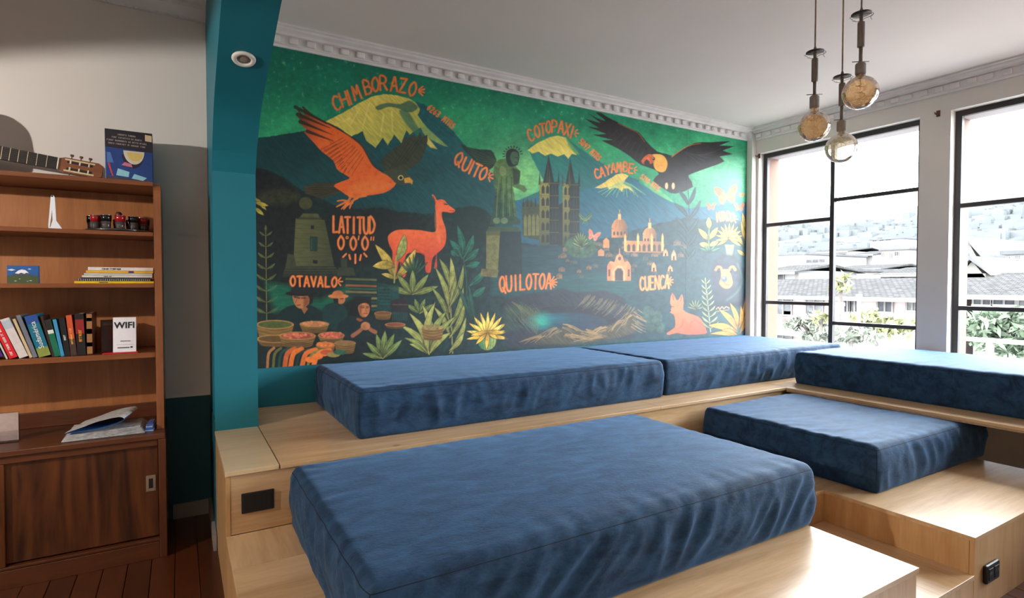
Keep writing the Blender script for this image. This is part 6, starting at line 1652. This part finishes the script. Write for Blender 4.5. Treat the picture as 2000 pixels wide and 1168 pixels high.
for q in range(1500):
    X = rg.uniform(132, 255); y = rg.uniform(-40, 230)
    z = hill_z(X, y); w, d, h = rg.uniform(2, 6), rg.uniform(2, 6), rg.uniform(1.0, 2.6)
    fb.box(X, X + d, y, y + w, z - 2, z + h)
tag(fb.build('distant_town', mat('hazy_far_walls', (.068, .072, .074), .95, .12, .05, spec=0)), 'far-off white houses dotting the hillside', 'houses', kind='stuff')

# trees and shrubs: trunk, limbs and leaf blades
M['leaf_y'] = mat('yellow_green_leaf', (0.1150, 0.1180, 0.0620), .7, .3, 5, spec=0)
M['leaf_g'] = mat('mid_green_leaf', (0.0660, 0.0840, 0.0580), .7, .3, 5, spec=0)
M['leaf_p'] = mat('grey_green_leaf', (0.0920, 0.0980, 0.0800), .7, .3, 5, spec=0)
M['bark'] = mat('grey_bark', (0.0700, 0.0620, 0.0560), .9, .2, 6, spec=0)
def tree(label, X, px, row, rpx, rrow, lm, seed, leaves=900, ls=.16, trunk=True, cat='tree', name='tree'):
    c = on_x(px, row, X)
    k = np.linalg.norm(_ray(px, row)) and (X / _ray(px, row)[0]) / F_PX
    rx, rz = rpx * k, rrow * k
    rg = np.random.RandomState(seed)
    t = empty(name, (X, c[1], GZ), label, cat, 'trees and shrubs outside the windows')
    b = MB(); top = c[2] - GZ
    tr_ = MB().tube([(0, 0, 0), (.1, .05, top * .5), (0, .0, top)], [.14, .10, .04], 7)
    for q in range(5):
        a = q * 1.26
        tr_.tube([(0, 0, top - rz * .6), (math.cos(a) * rx * .4, math.sin(a) * rx * .4, top), (math.cos(a) * rx * .8, math.sin(a) * rx * .8, top + rz * .35)], [.05, .03, .012], 5)
    tr_.build('trunk', M['bark'], t)
    cl = [(rg.normal(0, .42) * rx, rg.normal(0, .45) * rx, top + rg.uniform(-.75, .8) * rz) for _ in range(16)]
    for q in range(leaves):
        p = np.array(cl[rg.randint(16)]) + rg.normal(0, .20, 3) * np.array([rx, rx, rz])
        d = rg.normal(size=3); d /= np.linalg.norm(d)
        e = np.cross(d, rg.normal(size=3)); e /= np.linalg.norm(e)
        s = ls * rg.uniform(.6, 1.3)
        b.add([p - d * s, p + e * s * .32, p + d * s, p - e * s * .32], [(0, 1, 2, 3)])
    b.build('foliage', lm, t)
    return t
tree('feathery grey green shrub below the left pane', 18, 1585, 640, 34, 26, M['leaf_p'], 1, 700, .17, name='shrub', cat='shrub')
tree('yellow green bush in front of the row house, right half of the window', 18.5, 1712, 632, 52, 24, M['leaf_y'], 2, 900, .15, name='shrub', cat='shrub')
tree('slender young tree with yellow leaves near the mullion', 15.6, 1642, 553, 17, 18, M['leaf_y'], 3, 90, .16)
tree('small yellow leaved sapling left of the mullion', 14.5, 1603, 624, 12, 12, M['leaf_y'], 6, 80, .14)
tree('grey green bush at the bottom of the right half', 13.2, 1662, 652, 40, 14, M['leaf_p'], 7, 500, .14, name='shrub', cat='shrub')
tree('broad green tree seen at the bottom of the right window', 15, 1955, 650, 62, 36, M['leaf_g'], 4, 2200, .15)
# own terrace railing and thin posts outside
def outpost(label, X, px, r0, r1, w):
    a, b = on_x(px, r0, X), on_x(px, r1, X)
    o = MB().tube([(0, 0, 0), (0, 0, a[2] - GZ)], w, 8).lathe([(w * 1.6, a[2] - GZ), (w * 1.6, a[2] - GZ + .08), (0, a[2] - GZ + .1)], n=8).build('garden_post', M['ext_metal'])
    o.location = (X, a[1], GZ)
    tag(o, label, 'post')
outpost('slim pale post right of the mullion', 14, 1646, 598, 668, .035)
outpost('taller pale post in front of the yellow bush', 14, 1678, 582, 668, .045)
rl = empty('terrace_railing', (13, 0, GZ), 'pale metal railing at the bottom of the right window', 'railing')
a, b = on_x(1862, 660, 13), on_x(2120, 674, 13)
def rp(m, n): o = m.build(n, M['ext_metal'], rl); o.location = (-13, 0, -GZ); return o
zr = a[2]
rp(MB().box(12.96, 13.04, b[1], a[1], zr - .04, zr + .04), 'top_rail')
rp(MB().box(12.98, 13.02, b[1], a[1], zr - .42, zr - .37), 'lower_rail')
for px in (1864, 1934, 2010, 2090):
    y_ = on_x(px, 660, 13)[1]
    rp(MB().box(12.95, 13.05, y_ - .05, y_ + .05, GZ, zr - .041), 'rail_post')
